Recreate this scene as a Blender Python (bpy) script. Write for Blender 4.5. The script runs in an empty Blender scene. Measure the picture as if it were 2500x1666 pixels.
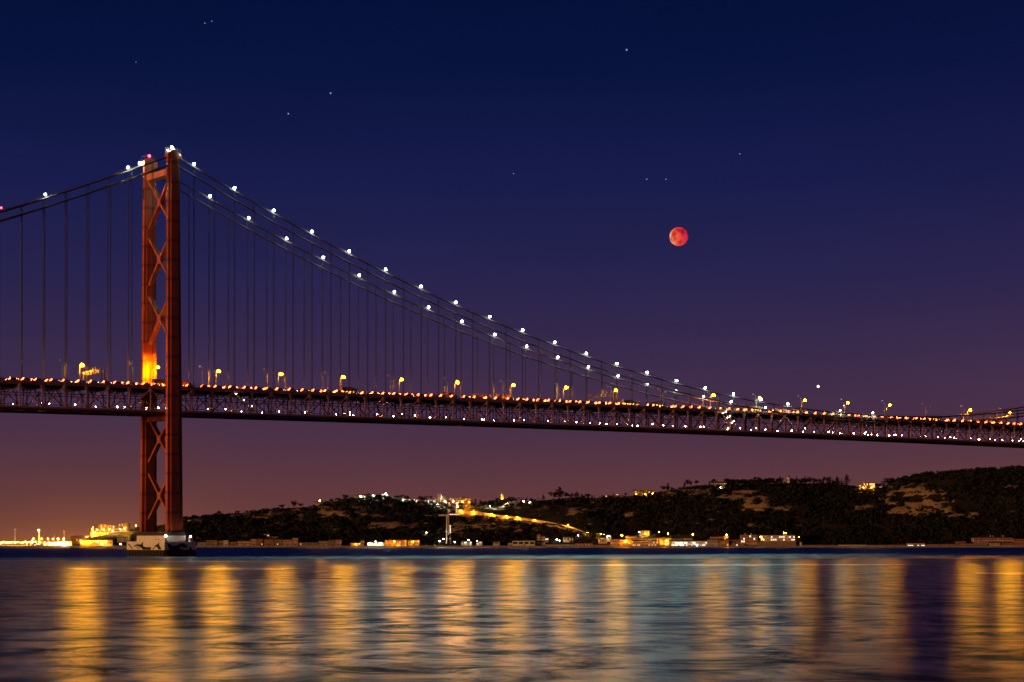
import bpy, math, random
import numpy as np
from mathutils import Vector, Matrix
random.seed(7); RNG = np.random.default_rng(7)
SC = bpy.context.scene
COL = SC.collection

# ------------------------------------------------------------------ camera, sky, light, exposure
CAM_H = 7.69                      # metres above the river
F_PX, VH, CU = 4958.0, 1321.8, 1250.0   # focal length / horizon row / centre column, in photograph pixels (2500 wide)
cam = bpy.data.cameras.new('camera'); camo = bpy.data.objects.new('camera', cam); COL.objects.link(camo)
camo.location = (0, 0, CAM_H); camo.rotation_euler = (math.radians(90), 0, 0)
cam.sensor_width = 36.0; cam.lens = F_PX / 2500 * 36.0
cam.shift_y = (VH - 833.0) / 2500.0
cam.clip_start = 1.0; cam.clip_end = 120000.0
SC.camera = camo

def rgb(h):                       # '#rrggbb' -> linear
    v = [int(h[i:i + 2], 16) / 255 for i in (1, 3, 5)]
    return tuple(c / 12.92 if c <= .04045 else ((c + .055) / 1.055) ** 2.4 for c in v)

world = bpy.data.worlds.new('World'); SC.world = world; world.use_nodes = True; world.cycles.sampling_method = 'NONE'
def build_world():
    nt = world.node_tree; N = nt.nodes; L = nt.links; N.clear()
    out = N.new('ShaderNodeOutputWorld'); bg = N.new('ShaderNodeBackground')
    tc = N.new('ShaderNodeTexCoord'); sep = N.new('ShaderNodeSeparateXYZ'); L.new(tc.outputs['Generated'], sep.inputs[0])
    def m(op, a, b=None, c=None):
        n = N.new('ShaderNodeMath'); n.operation = op
        for i, x in enumerate((a, b, c)):
            if x is None: continue
            if isinstance(x, (int, float)): n.inputs[i].default_value = x
            else: L.new(x, n.inputs[i])
        return n.outputs[0]
    def expo(x): return m('POWER', math.e, x)
    el = m('ARCSINE', sep.outputs['Z'])                                 # elevation
    az = m('ARCTAN2', sep.outputs['X'], sep.outputs['Y'])               # azimuth, 0 ahead
    fac = m('MULTIPLY', m('MAXIMUM', el, 0.0), 1 / math.radians(40))
    r = N.new('ShaderNodeValToRGB'); L.new(fac, r.inputs[0]); e = r.color_ramp.elements
    stops = [(0.0, '#683a37'), (1.0, '#643b3c'), (2.2, '#553541'), (3.4, '#473048'), (5.2, '#392b4b'), (7.5, '#26234d'),
             (10.0, '#181c4a'), (13.0, '#09143f'), (16.0, '#040f36'), (25.0, '#030e30'), (40.0, '#030a28')]
    e[0].position = 0; e[0].color = (*rgb(stops[0][1]), 1); e[1].position = 1; e[1].color = (*rgb(stops[-1][1]), 1)
    for d, h in stops[1:-1]:
        k = e.new(d / 40); k.color = (*rgb(h), 1)
    # dome of sodium light over the harbour towns
    def glow(az0, daz, de, colour, prev):
        a = m('MULTIPLY', m('SUBTRACT', az, math.radians(az0)), 1 / math.radians(daz))
        g = m('MULTIPLY', expo(m('MULTIPLY', m('MULTIPLY', a, a), -1.0)), expo(m('MULTIPLY', m('MAXIMUM', el, 0.0), -1 / math.radians(de))))
        s = N.new('ShaderNodeVectorMath'); s.operation = 'SCALE'; s.inputs[0].default_value = colour; L.new(g, s.inputs[3])
        q = N.new('ShaderNodeVectorMath'); q.operation = 'ADD'; L.new(prev, q.inputs[0]); L.new(s.outputs[0], q.inputs[1])
        return q.outputs[0]
    c = glow(-11.7, 3.2, .62, (.20, .066, .0), r.outputs[0])
    c = glow(17.0, 7.0, 4.0, (.03, .007, .0), c)
    # faint unevenness of the night haze
    no = N.new('ShaderNodeTexNoise'); no.inputs['Scale'].default_value = 5; no.inputs['Detail'].default_value = 3
    mp = N.new('ShaderNodeMapping'); mp.inputs['Scale'].default_value = (1, 1, 5); L.new(tc.outputs['Generated'], mp.inputs[0]); L.new(mp.outputs[0], no.inputs[0])
    k = m('MULTIPLY_ADD', no.outputs[0], .24, .88)
    s = N.new('ShaderNodeVectorMath'); s.operation = 'SCALE'; L.new(c, s.inputs[0]); L.new(k, s.inputs[3])
    L.new(s.outputs[0], bg.inputs[0]); bg.inputs[1].default_value = 1.0; L.new(bg.outputs[0], out.inputs[0])
build_world()

SUN_DIR = Vector((-.782, -.622, .03)).normalized()      # towards the light: the sodium glow of the city bank
sun = bpy.data.lights.new('sun', 'SUN'); suno = bpy.data.objects.new('sun', sun); COL.objects.link(suno)
sun.energy = 2.0; sun.color = (1.0, .47, .14); sun.angle = math.radians(6)
suno.rotation_euler = SUN_DIR.to_track_quat('Z', 'Y').to_euler(); suno.location = (-200, -50, 300)

SC.view_settings.view_transform = 'Standard'; SC.view_settings.look = 'None'
SC.view_settings.exposure = 0; SC.view_settings.gamma = 1; SC.view_settings.use_curve_mapping = False
SC.render.engine = 'CYCLES'
cy = SC.cycles
cy.use_denoising = True
try: cy.denoiser = 'OPENIMAGEDENOISE'; cy.denoising_input_passes = 'RGB_ALBEDO_NORMAL'
except Exception: pass
cy.max_bounces = 5; cy.diffuse_bounces = 2; cy.glossy_bounces = 3; cy.sample_clamp_indirect = 3.0
cy.caustics_reflective = False; cy.caustics_refractive = False; cy.use_light_tree = True
cy.filter_width = 1.6

# ------------------------------------------------------------------ lamp strengths
E_ROAD, E_CABLE, E_TRUSS, E_BANK = 13500.0, 440.0, 120.0, 1700.0

# ------------------------------------------------------------------ helpers
def at(u, v, Y): return Vector(((u - CU) / F_PX * Y, Y, CAM_H + (VH - v) / F_PX * Y))

class MB:
    def __init__(s): s.v = []; s.f = []
    def add(s, vs, fs):
        o = len(s.v); s.v += [tuple(p) for p in vs]; s.f += [tuple(i + o for i in f) for f in fs]; return s
    def box(s, x0, x1, y0, y1, z0, z1):
        return s.add([(x0, y0, z0), (x1, y0, z0), (x1, y1, z0), (x0, y1, z0), (x0, y0, z1), (x1, y0, z1), (x1, y1, z1), (x0, y1, z1)],
                     [(0, 3, 2, 1), (4, 5, 6, 7), (0, 1, 5, 4), (1, 2, 6, 5), (2, 3, 7, 6), (3, 0, 4, 7)])
    def bar(s, a, b, wu, wv, up=(1, 0, 0)):          # box member from a to b; wu along up, wv across
        a, b = Vector(a), Vector(b); d = (b - a).normalized(); u = Vector(up); u = (u - d * u.dot(d)).normalized(); w = d.cross(u)
        q = [(-1, -1), (1, -1), (1, 1), (-1, 1)]
        vs = [p + u * (wu / 2 * i) + w * (wv / 2 * j) for p in (a, b) for i, j in q]
        return s.add(vs, [(3, 2, 1, 0), (4, 5, 6, 7), (0, 1, 5, 4), (1, 2, 6, 5), (2, 3, 7, 6), (3, 0, 4, 7)])
    def tube(s, pts, r, n=8, cap=True):
        pts = [Vector(p) for p in pts]; R = r if isinstance(r, (list, tuple)) else [r] * len(pts); vs = []; fs = []
        ref = Vector((0, 0, 1))
        for i, p in enumerate(pts):
            d = (pts[min(i + 1, len(pts) - 1)] - pts[max(i - 1, 0)]).normalized()
            rr = ref if abs(d.dot(ref)) < .95 else Vector((0, 1, 0))
            a = d.cross(rr).normalized(); b = d.cross(a)
            vs += [p + (a * math.cos(t) + b * math.sin(t)) * R[i] for t in (2 * math.pi * k / n for k in range(n))]
        for i in range(len(pts) - 1):
            for k in range(n):
                fs.append((i * n + k, i * n + (k + 1) % n, (i + 1) * n + (k + 1) % n, (i + 1) * n + k))
        if cap: fs += [tuple(range(n))[::-1], tuple(range((len(pts) - 1) * n, len(pts) * n))]
        return s.add(vs, fs)
    def prism(s, poly, axis, a0, a1):                # polygon extruded along an axis
        def P(p, a): return {'x': (a, p[0], p[1]), 'y': (p[0], a, p[1]), 'z': (p[0], p[1], a)}[axis]
        n = len(poly); vs = [P(p, a0) for p in poly] + [P(p, a1) for p in poly]
        return s.add(vs, [tuple(range(n))[::-1], tuple(range(n, 2 * n))] + [(i, (i + 1) % n, (i + 1) % n + n, i + n) for i in range(n)])
    def ball(s, c, r, n=10, m=6, sz=1.0):
        vs = [(c[0], c[1], c[2] + r * sz)]; fs = []
        for j in range(1, m):
            t = math.pi * j / m
            vs += [(c[0] + r * math.sin(t) * math.cos(2 * math.pi * k / n), c[1] + r * math.sin(t) * math.sin(2 * math.pi * k / n), c[2] + r * sz * math.cos(t)) for k in range(n)]
        vs.append((c[0], c[1], c[2] - r * sz)); e = len(vs) - 1
        fs += [(0, 1 + k, 1 + (k + 1) % n) for k in range(n)]
        for j in range(m - 2):
            o = 1 + j * n; fs += [(o + k, o + n + k, o + n + (k + 1) % n, o + (k + 1) % n) for k in range(n)]
        o = 1 + (m - 2) * n; fs += [(e, o + (k + 1) % n, o + k) for k in range(n)]
        return s.add(vs, fs)
    def mesh(s, name, m, smooth=False):
        me = bpy.data.meshes.new(name); me.from_pydata(s.v, [], s.f); me.update()
        if m: me.materials.append(m)
        if smooth: me.polygons.foreach_set('use_smooth', [True] * len(me.polygons))
        return me

def link(name, me, parent=None, loc=(0, 0, 0), rz=0, scale=None):
    o = bpy.data.objects.new(name, me); COL.objects.link(o)
    o.location = loc
    if rz: o.rotation_euler = (0, 0, rz)
    if scale: o.scale = scale
    if parent: o.parent = parent
    return o
def part(name, mb, m, parent, loc=(0, 0, 0), smooth=False): return link(name, mb.mesh(name, m, smooth), parent, loc)
def tag(o, label, cat, group=None):
    o['label'] = label; o['category'] = cat; o['kind'] = 'thing'
    if group: o['group'] = group
    return o
def thing(name, label, cat, loc=(0, 0, 0), rz=0, group=None):
    return tag(link(name, None, None, loc, rz), label, cat, group)
def structure(o): o['kind'] = 'structure'; return o
def stuff(o): o['kind'] = 'stuff'; return o
def copy_tree(o, parent=None):
    c = o.copy(); COL.objects.link(c)
    if parent: c.parent = parent
    for ch in o.children: copy_tree(ch, c)
    return c
ORD = ['first', 'second', 'third', 'fourth', 'fifth', 'sixth', 'seventh', 'eighth', 'ninth', 'tenth', 'eleventh', 'twelfth', 'thirteenth', 'fourteenth',
       'fifteenth', 'sixteenth', 'seventeenth', 'eighteenth', 'nineteenth', 'twentieth', 'twenty-first', 'twenty-second', 'twenty-third', 'twenty-fourth', 'twenty-fifth', 'twenty-sixth']

# ------------------------------------------------------------------ materials
def material(name, col, rough=.6, metal=0.0, var=.3, scale=.35, bump=0.0, stretch=(1, 1, 1), coat=0.0):
    m = bpy.data.materials.new(name); m.use_nodes = True; nt = m.node_tree; N = nt.nodes; L = nt.links
    b = N['Principled BSDF']; b.inputs['Roughness'].default_value = rough; b.inputs['Metallic'].default_value = metal
    tc = N.new('ShaderNodeTexCoord'); mp = N.new('ShaderNodeMapping'); mp.inputs['Scale'].default_value = stretch
    no = N.new('ShaderNodeTexNoise'); no.inputs['Scale'].default_value = scale; no.inputs['Detail'].default_value = 6; no.inputs['Roughness'].default_value = .65
    L.new(tc.outputs['Object'], mp.inputs[0]); L.new(mp.outputs[0], no.inputs[0])
    mx = N.new('ShaderNodeMix'); mx.data_type = 'RGBA'
    rp = N.new('ShaderNodeMapRange'); rp.inputs[1].default_value = .32; rp.inputs[2].default_value = .68; L.new(no.outputs[0], rp.inputs[0]); L.new(rp.outputs[0], mx.inputs[0])
    mx.inputs[6].default_value = (*[c * (1 - var) for c in col], 1); mx.inputs[7].default_value = (*[min(1, c * (1 + var)) for c in col], 1)
    L.new(mx.outputs[2], b.inputs['Base Color'])
    if bump:
        bp = N.new('ShaderNodeBump'); bp.inputs['Strength'].default_value = bump; L.new(no.outputs[0], bp.inputs['Height']); L.new(bp.outputs[0], b.inputs['Normal'])
    return m
def emitter(name, col, strength, sampled=False):
    m = bpy.data.materials.new(name); m.use_nodes = True; nt = m.node_tree; nt.nodes.clear()
    o = nt.nodes.new('ShaderNodeOutputMaterial'); e = nt.nodes.new('ShaderNodeEmission'); e.inputs[0].default_value = (*col, 1); e.inputs[1].default_value = strength
    nt.links.new(e.outputs[0], o.inputs[0])
    m.cycles.emission_sampling = 'AUTO' if sampled else 'NONE'; return m
def lamp(parent, loc, col, L, r, spot=None):
    """the light source of a fitting: a glowing ball of radius r and radiance L"""
    k = ('lamp_light', col, L, round(r, 2))
    if k not in LD:
        d = bpy.data.lights.new('lamp_light', 'POINT'); d.energy = 4 * math.pi ** 2 * r * r * L; d.color = col; d.shadow_soft_size = r; LD[k] = d
    return link('lamp_light', LD[k], parent, loc)
LD = {}

M = {}
M['paint'] = material('bridge_red_paint', (.50, .105, .035), .55, var=.22, scale=.25, stretch=(1, 1, .25))
def leg_paint():
    m = material('tower_red_paint', (.50, .105, .035), .55, var=.3, scale=.22, stretch=(1, 1, .16)); nt = m.node_tree; N = nt.nodes; L = nt.links; b = N['Principled BSDF']
    src = b.inputs['Base Color'].links[0].from_socket; tc = N.new('ShaderNodeTexCoord'); sp = N.new('ShaderNodeSeparateXYZ'); L.new(tc.outputs['Object'], sp.inputs[0])
    def mm(op, a, v):
        n = N.new('ShaderNodeMath'); n.operation = op; L.new(a, n.inputs[0]); n.inputs[1].default_value = v; return n.outputs[0]
    f = mm('FRACT', mm('MULTIPLY', mm('ADD', sp.outputs['Z'], -12.4 + .7), 1 / 9.8), 0)       # splice plates between the lifts of the tower
    k = mm('LESS_THAN', f, 1.4 / 9.8); g = N.new('ShaderNodeMix'); g.data_type = 'RGBA'; L.new(mm('MULTIPLY', k, .5), g.inputs[0]); L.new(src, g.inputs[6]); g.inputs[7].default_value = (.11, .025, .012, 1)
    L.new(g.outputs[2], b.inputs['Base Color']); return m
M['leg'] = leg_paint()
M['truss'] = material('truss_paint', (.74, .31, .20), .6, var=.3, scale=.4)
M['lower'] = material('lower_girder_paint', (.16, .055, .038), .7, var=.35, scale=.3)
M['cable'] = material('cable_paint', (.06, .018, .015), .95, var=.15, scale=.2)
M['dark'] = material('dark_steel', (.05, .035, .03), .6, var=.3)
M['asphalt'] = material('asphalt', (.05, .048, .045), .85, var=.3, scale=1.0)
M['pole'] = material('weathered_pole_steel', (.07, .065, .06), .5, var=.2, scale=1.5)
M['hanger'] = material('suspender_paint', (.022, .010, .012), .6, var=.2)
M['galv'] = material('galvanised_steel', (.52, .50, .47), .45, metal=.0, var=.15, scale=1.5)
M['gantry'] = material('gantry_paint', (.07, .07, .04), .5, var=.15, scale=1.0)
M['conc'] = material('pale_concrete', (.78, .74, .70), .8, var=.12, scale=.5, stretch=(1, 1, .4), bump=.1)
M['tidal'] = material('black_tidal_band', (.018, .016, .015), .6, var=.5, scale=.6, bump=.2)
M['black'] = material('black_mural_paint', (.012, .011, .012), .7, var=.3)
M['white'] = material('white_mural_paint', (.7, .68, .66), .7, var=.1)
M['green'] = material('green_beacon_paint', (.03, .25, .07), .5, var=.2)
M['rock'] = material('quay_stone', (.22, .18, .14), .9, var=.4, scale=.25, bump=.5)
M['glass'] = material('dark_window_glass', (.02, .02, .025), .15, var=.2)
M['tile'] = material('clay_roof_tile', (.10, .045, .028), .9, var=.35, scale=.5, stretch=(3, 1, 1))
M['slate'] = material('dark_roof', (.035, .028, .026), .85, var=.3, scale=.5)
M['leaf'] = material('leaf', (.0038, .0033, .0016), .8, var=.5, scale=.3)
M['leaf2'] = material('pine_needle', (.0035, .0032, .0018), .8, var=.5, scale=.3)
M['bark'] = material('bark', (.07, .05, .035), .9, var=.3, scale=2)
for k, c in {'cream': (.50, .43, .32), 'ochre': (.52, .34, .14), 'brick': (.30, .13, .07), 'pink': (.44, .27, .22), 'grey': (.30, .27, .25), 'pale': (.60, .56, .50), 'umber': (.24, .16, .11)}.items():
    M[k] = material('plaster_' + k, c, .85, var=.28, scale=.3, stretch=(1, 1, .5), bump=.1)
SODIUM = (1.0, .41, .0010)
M['sodium'] = emitter('sodium_lamp_light', (1.0, .31, .0018), 600.0)
def halo_mat(name, col, strength, clear):
    m = bpy.data.materials.new(name); m.use_nodes = True; nt = m.node_tree; nt.nodes.clear(); N = nt.nodes
    o = N.new('ShaderNodeOutputMaterial'); e = N.new('ShaderNodeEmission'); e.inputs[0].default_value = (*col, 1); e.inputs[1].default_value = strength
    t = N.new('ShaderNodeBsdfTransparent'); x = N.new('ShaderNodeMixShader'); x.inputs[0].default_value = clear
    nt.links.new(e.outputs[0], x.inputs[1]); nt.links.new(t.outputs[0], x.inputs[2]); nt.links.new(x.outputs[0], o.inputs[0]); return m
M['halo'] = halo_mat('amber_halo', (1.0, .30, .0), 9.0, .85)  # half-clear amber glow that imitates the halo round a lamp
C_CABLE = (.50, .97, .93)
M['cablelight'] = emitter('white_lamp_light', (.80, 1.0, .80), 60.0)
M['trusslight'] = emitter('warm_white_lamp_light', (1.0, .72, .46), E_TRUSS, True)
C_BANK, C_BANKW, C_BANKB = (1.0, .38, .006), (1.0, .88, .62), (.55, .75, 1.0)
M['bank'] = emitter('quay_lamp_light', (1.0, .40, .02), 180)
M['bankw'] = emitter('white_quay_lamp_light', (1.0, .84, .55), 90)
M['bankb'] = emitter('blue_white_lamp_light', (.55, .75, 1.0), 90)
M['beaconw'] = emitter('white_beacon_light', (1.0, .85, .62), 75.0, True)
M['red'] = emitter('red_beacon_light', (1.0, .02, .05), 40.0, True)
M['tail'] = emitter('red_tail_light', (1.0, .06, .012), 130.0)
M['head'] = emitter('headlight_light', (1.0, .78, .5), 60.0)
M['amber'] = emitter('amber_marker_light', (1.0, .35, .04), 45.0)
M['litwin'] = emitter('lit_window_warm', (1.0, .55, .18), 1.6)
M['litwhite'] = emitter('lit_window_white', (1.0, .82, .6), 2.2)

# ------------------------------------------------------------------ water
def water_mat(name, r1, r2, mix, deep, wave, wave_dist, dark):
    """Fresnel mix of silty water and two populations of wave facets; wave = (scale, detail) of the waves one can see"""
    m = bpy.data.materials.new(name); m.use_nodes = True; nt = m.node_tree; N = nt.nodes; L = nt.links; N.clear()
    out = N.new('ShaderNodeOutputMaterial'); tc = N.new('ShaderNodeTexCoord')
    def noise(sc, det, st, rg=.55, di=.3):
        mp = N.new('ShaderNodeMapping'); mp.inputs['Scale'].default_value = st; L.new(tc.outputs['Object'], mp.inputs[0])
        n = N.new('ShaderNodeTexNoise'); n.inputs['Scale'].default_value = sc; n.inputs['Detail'].default_value = det; n.inputs['Roughness'].default_value = rg; n.inputs['Distortion'].default_value = di
        L.new(mp.outputs[0], n.inputs[0]); return n.outputs[0]
    def gloss(r, nrm):
        g = N.new('ShaderNodeBsdfAnisotropic'); g.distribution = 'BECKMANN'; L.new(nrm, g.inputs['Normal'])
        if isinstance(r, float): g.inputs['Roughness'].default_value = r
        else: L.new(r, g.inputs['Roughness'])
        return g
    bp = N.new('ShaderNodeBump'); bp.inputs['Strength'].default_value = 1.0; bp.inputs['Distance'].default_value = wave_dist; L.new(noise(wave[0], wave[1], (1.1, 1, 1)), bp.inputs['Height'])
    mr = N.new('ShaderNodeMapRange'); mr.inputs[1].default_value = .35; mr.inputs[2].default_value = .65; mr.inputs[3].default_value = r1 * .85; mr.inputs[4].default_value = r1 * 1.15
    L.new(noise(.012, 3, (.45, 1, 1)), mr.inputs[0])
    g1 = gloss(mr.outputs[0], bp.outputs[0]); g2 = gloss(r2, bp.outputs[0])
    ms = N.new('ShaderNodeMixShader'); ms.inputs[0].default_value = mix; L.new(g1.outputs[0], ms.inputs[1]); L.new(g2.outputs[0], ms.inputs[2])
    df = N.new('ShaderNodeBsdfDiffuse'); df.inputs[0].default_value = (*deep, 1)
    # gusts: wind-roughened streaks throw less back towards the bank
    gs = N.new('ShaderNodeMapRange'); gs.inputs[1].default_value = .40; gs.inputs[2].default_value = .62; gs.inputs[3].default_value = 1.0; gs.inputs[4].default_value = 1.0 - dark; L.new(noise(.11, 9, (1.3, 1, 1), .70, .8), gs.inputs[0])
    fr = N.new('ShaderNodeFresnel'); fr.inputs[0].default_value = 1.33
    mu = N.new('ShaderNodeMath'); mu.operation = 'MULTIPLY'; L.new(fr.outputs[0], mu.inputs[0]); L.new(gs.outputs[0], mu.inputs[1])
    mt = N.new('ShaderNodeMixShader'); L.new(mu.outputs[0], mt.inputs[0]); L.new(df.outputs[0], mt.inputs[1]); L.new(ms.outputs[0], mt.inputs[2])
    L.new(mt.outputs[0], out.inputs[0]); return m
EDGE = 906.0
near_w = MB().add([(-4000, -300, 0), (4000, -300, 0), (4000, EDGE, 0), (-4000, EDGE, 0)], [(0, 1, 2, 3)])
structure(link('water', near_w.mesh('water', water_mat('calm_inshore_water', .245, .62, .28, (.005, .05, .14), (.09, 5.0), .36, .92))))
far_w = MB().add([(-9000, EDGE, 0), (9000, EDGE, 0), (30000, 40000, 0), (-30000, 40000, 0)], [(0, 1, 2, 3)])
structure(link('river', far_w.mesh('river', water_mat('choppy_river_water', .55, .7, .5, (.002, .003, .016), (.05, 2.0), .5, .3))))

# ------------------------------------------------------------------ the suspension bridge (local x along the deck, y across it)
ANG, XT, YT, WID, PAN = .633, -170.70, 1024.2, 27.85, 11.525
HALF = 506.5
def zb(s):                                           # underside of the truss
    t = (s - HALF) / HALF
    return 74.26 - 2.627 * t * t if t >= -1 else 74.26 - 2.627 - 5.254 * (-t - 1)
def zup(s):                                          # upper main cable
    if s >= 0: return 89.5 + 113.1 * ((s - HALF) / HALF) ** 2
    return 202.6 + .447 * s + .00041 * s * s
def zlo(s): return zup(s) - 4.4
K0, K1 = -18, 67
bridge = thing('suspension_bridge', 'long red suspension bridge with a lattice tower and a two-deck truss over the river', 'bridge', (XT, YT, 0), ANG)
BM = Matrix.Translation((XT, YT, 0)) @ Matrix.Rotation(ANG, 4, 'Z')
def BP(s, w, z): return BM @ Vector((s, w, z))

# tower legs: tapered box columns with a raised middle strip and recessed splices
def leg_mesh(sgn):
    mb = MB(); rings = []; zs = []
    z = 12.4
    while z < 199: zs.append(z); z += 9.8
    zs[-1] = 200.6
    def ring(z, k=1.0):
        t = (z - 12.4) / 188; hs = (4.35 - 1.2 * t) * k; hw = 1.55 * k; c = sgn * (.65 - 1.3 * t); e = .4
        return [(x, y + c, z) for x, y in [(-hs, -hw + e), (-hs * .58, -hw + e), (-hs * .58, -hw), (hs * .58, -hw), (hs * .58, -hw + e), (hs, -hw + e),
                                             (hs, hw - e), (hs * .58, hw - e), (hs * .58, hw), (-hs * .58, hw), (-hs * .58, hw - e), (-hs, hw - e)]]
    for i, z in enumerate(zs):
        if 0 < i < len(zs) - 1: rings += [ring(z - .32), ring(z - .3, .965), ring(z + .3, .965), ring(z + .32)]
        else: rings.append(ring(z))
    vs = [p for r in rings for p in r]; fs = [tuple(range(12))[::-1], tuple(range(len(vs) - 12, len(vs)))]
    for i in range(len(rings) - 1):
        for k in range(12): fs.append((i * 12 + k, i * 12 + (k + 1) % 12, (i + 1) * 12 + (k + 1) % 12, (i + 1) * 12 + k))
    return mb.add(vs, fs)
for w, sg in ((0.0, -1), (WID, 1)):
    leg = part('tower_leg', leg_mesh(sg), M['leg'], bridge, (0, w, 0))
    c = -sg * .65
    sad = MB().prism([(-3.9, 200.6), (3.9, 200.6), (3.5, 203.0), (1.6, 204.6), (-1.6, 204.6), (-3.5, 203.0)], 'y', c - 1.75, c + 1.75)
    part('cable_saddle', sad, M['paint'], leg)
    hr = MB()
    for x in (-3.4, -1.7, 0, 1.7, 3.4):
        for y in (c - 1.6, c + 1.6): hr.box(x - .06, x + .06, y - .06, y + .06, 203.0 if abs(x) > 2 else 204.6, 206.0)
    for y in (c - 1.6, c + 1.6): hr.box(-3.4, 3.4, y - .05, y + .05, 205.9, 206.05)
    part('saddle_handrail', hr, M['dark'], leg)
    part('leg_shadow_patch', MB().box(-3.30, -3.18, c - .75, c + .75, 183.5, 188.6), M['dark'], leg)  # dark slab put in for a shadow on the lit leg face
    lad = MB().box(1.9, 2.0, c * .2 - 2.05, c * .2 - 1.95, 14, 86).box(2.5, 2.6, c * .2 - 2.05, c * .2 - 1.95, 14, 86)
    for z in np.arange(15, 86, 1.2): lad.box(2.0, 2.5, c * .2 - 2.03, c * .2 - 1.97, z, z + .08)
    part('ladder', lad, M['dark'], leg)
part('portal_beam', MB().box(-2.0, 2.0, .9, WID - .9, 192.9, 196.0), M['paint'], bridge)
part('portal_beam', MB().box(-1.8, 1.8, 1.6, WID - 1.6, 69.0, 71.5), M['paint'], bridge)
for zc, hh in ((180.5, 12.2), (151.3, 12.2), (121.2, 12.2), (59.6, 11.2), (30.8, 11.6)):
    mid = WID / 2; part('brace_gusset', MB().prism([(mid - 1.9, zc), (mid - .8, zc - 2.0), (mid + .8, zc - 2.0), (mid + 1.9, zc), (mid + .8, zc + 2.0), (mid - .8, zc + 2.0)], 'x', -1.28, 1.28), M['paint'], bridge)
    for a in (-1, 1):
        for b in (-1, 1):
            d = Vector((0, a * (mid - 1.7), b * hh)).normalized()
            part('tower_brace', MB().bar(Vector((0, mid, zc)) + d * 1.7, (0, mid + a * (mid - 1.6), zc + b * hh), 2.4, 1.0), M['paint'], bridge)
part('tower_plinth', MB().box(-5.2, 5.2, -2.8, WID + 2.8, 10.5, 12.4), M['dark'], bridge)

# main cables, hand ropes, suspenders
for w in (0.0, WID):
    S = np.arange(K0 * PAN, K1 * PAN + 1, PAN / 2)
    for fn, r in ((zup, .42), (zlo, .44)):
        part('main_cable', MB().tube([(s, w, fn(s)) for s in S], r, 8), M['cable'], bridge, smooth=True)
    part('hand_rope', MB().tube([(s, w + .5, zup(s) + 1.25) for s in S if abs(s) > 5 or s > 5], .05, 5), M['cable'], bridge)
sus = MB().tube([(-.3, 0, 0), (-.3, 0, 1)], .14, 6).tube([(.3, 0, 0), (.3, 0, 1)], .14, 6).mesh('suspender', M['hanger'])
for k in range(K0, K1):
    if k == 0: continue
    s = k * PAN
    for w in (0.0, WID):
        z0 = zb(s) + 13.2; top = max(zup(s), z0 + .4)
        link('suspender', sus, bridge, (s, w, z0), 0, (1, 1, top - z0))

# stiffening truss
TW = (2.3, WID - 2.3)
def along(z0, z1, y0, y1):                            # member that follows the deck's camber
    mb = MB(); S = [k * PAN for k in range(K0, K1)]; vs = []; fs = []
    for s in S: vs += [(s, y0, zb(s) + z0), (s, y1, zb(s) + z0), (s, y1, zb(s) + z1), (s, y0, zb(s) + z1)]
    for i in range(len(S) - 1):
        for k in range(4): fs.append((i * 4 + k, i * 4 + 4 + k, i * 4 + 4 + (k + 1) % 4, i * 4 + (k + 1) % 4))
    fs += [(0, 1, 2, 3), tuple(range(len(vs) - 4, len(vs)))[::-1]]
    return mb.add(vs, fs)
for w in TW:
    part('top_chord', along(12.6, 13.35, w - .35, w + .35), M['truss'], bridge)
    part('bottom_chord', along(1.25, 2.15, w - .40, w + .40), M['truss'], bridge)
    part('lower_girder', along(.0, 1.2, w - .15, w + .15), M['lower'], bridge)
part('road_deck', along(13.75, 14.3, 2.0, WID - 2.0), M['asphalt'], bridge)
for y in (1.7, WID - 2.0): part('deck_fascia', along(13.38, 14.34, y, y + .28), M['truss'], bridge)
for y in (7.0, 11.5, 16.5, 21.0): part('road_stringer', along(12.9, 13.72, y - .2, y + .2), M['dark'], bridge)
part('rail_deck', along(1.3, 1.75, 7.2, WID - 7.2), M['dark'], bridge)
for y in (5.0, WID - 5.0): part('catwalk', along(8.6, 8.95, y - .5, y + .5), M['dark'], bridge)
for y in (4.2, WID - 4.2): part('service_pipe', along(3.0, 3.25, y - .12, y + .12), M['dark'], bridge)
part('median_barrier', along(14.31, 15.1, WID / 2 - .3, WID / 2 + .3), M['conc'], bridge)
post_m = MB().box(-.30, .30, -.28, .28, 2.15, 12.6).mesh('truss_post', M['truss'])
gus_m = MB().prism([(-.9, 11.2), (.9, 11.2), (.9, 12.2), (.45, 13.3), (-.45, 13.3), (-.9, 12.2)], 'y', -.42, .42).mesh('node_plate', M['truss'])
cap_m = MB().box(-.32, .32, -.62, -.43, 11.3, 13.9).mesh('suspender_anchor', M['galv'])
def diag_mesh(k, sgn):
    s = k * PAN; e = zb(s + sgn * PAN) - zb(s)
    return MB().bar((0, 0, 12.5), (sgn * PAN, 0, 2.1 + e), .5, .5, (0, 1, 0)).mesh('truss_diagonal', M['truss'])
fb_m = MB().box(-.3, .3, 2.7, WID - 2.7, 11.0, 12.85).mesh('road_floor_beam', M['dark'])
rb_m = MB().box(-.3, .3, 2.6, WID - 2.6, .2, 1.28).mesh('rail_floor_beam', M['dark'])
sw_a = MB().bar((0, 2.8, 2.4), (0, 11.2, 10.9), .4, .4).mesh('sway_brace', M['truss'])
sw_b = MB().bar((0, WID - 2.8, 2.4), (0, WID - 11.2, 10.9), .4, .4).mesh('sway_brace', M['truss'])
hg_m = MB().box(-.18, .18, 7.3, 7.7, 1.76, 11.0).mesh('hanger', M['dark'])
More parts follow.
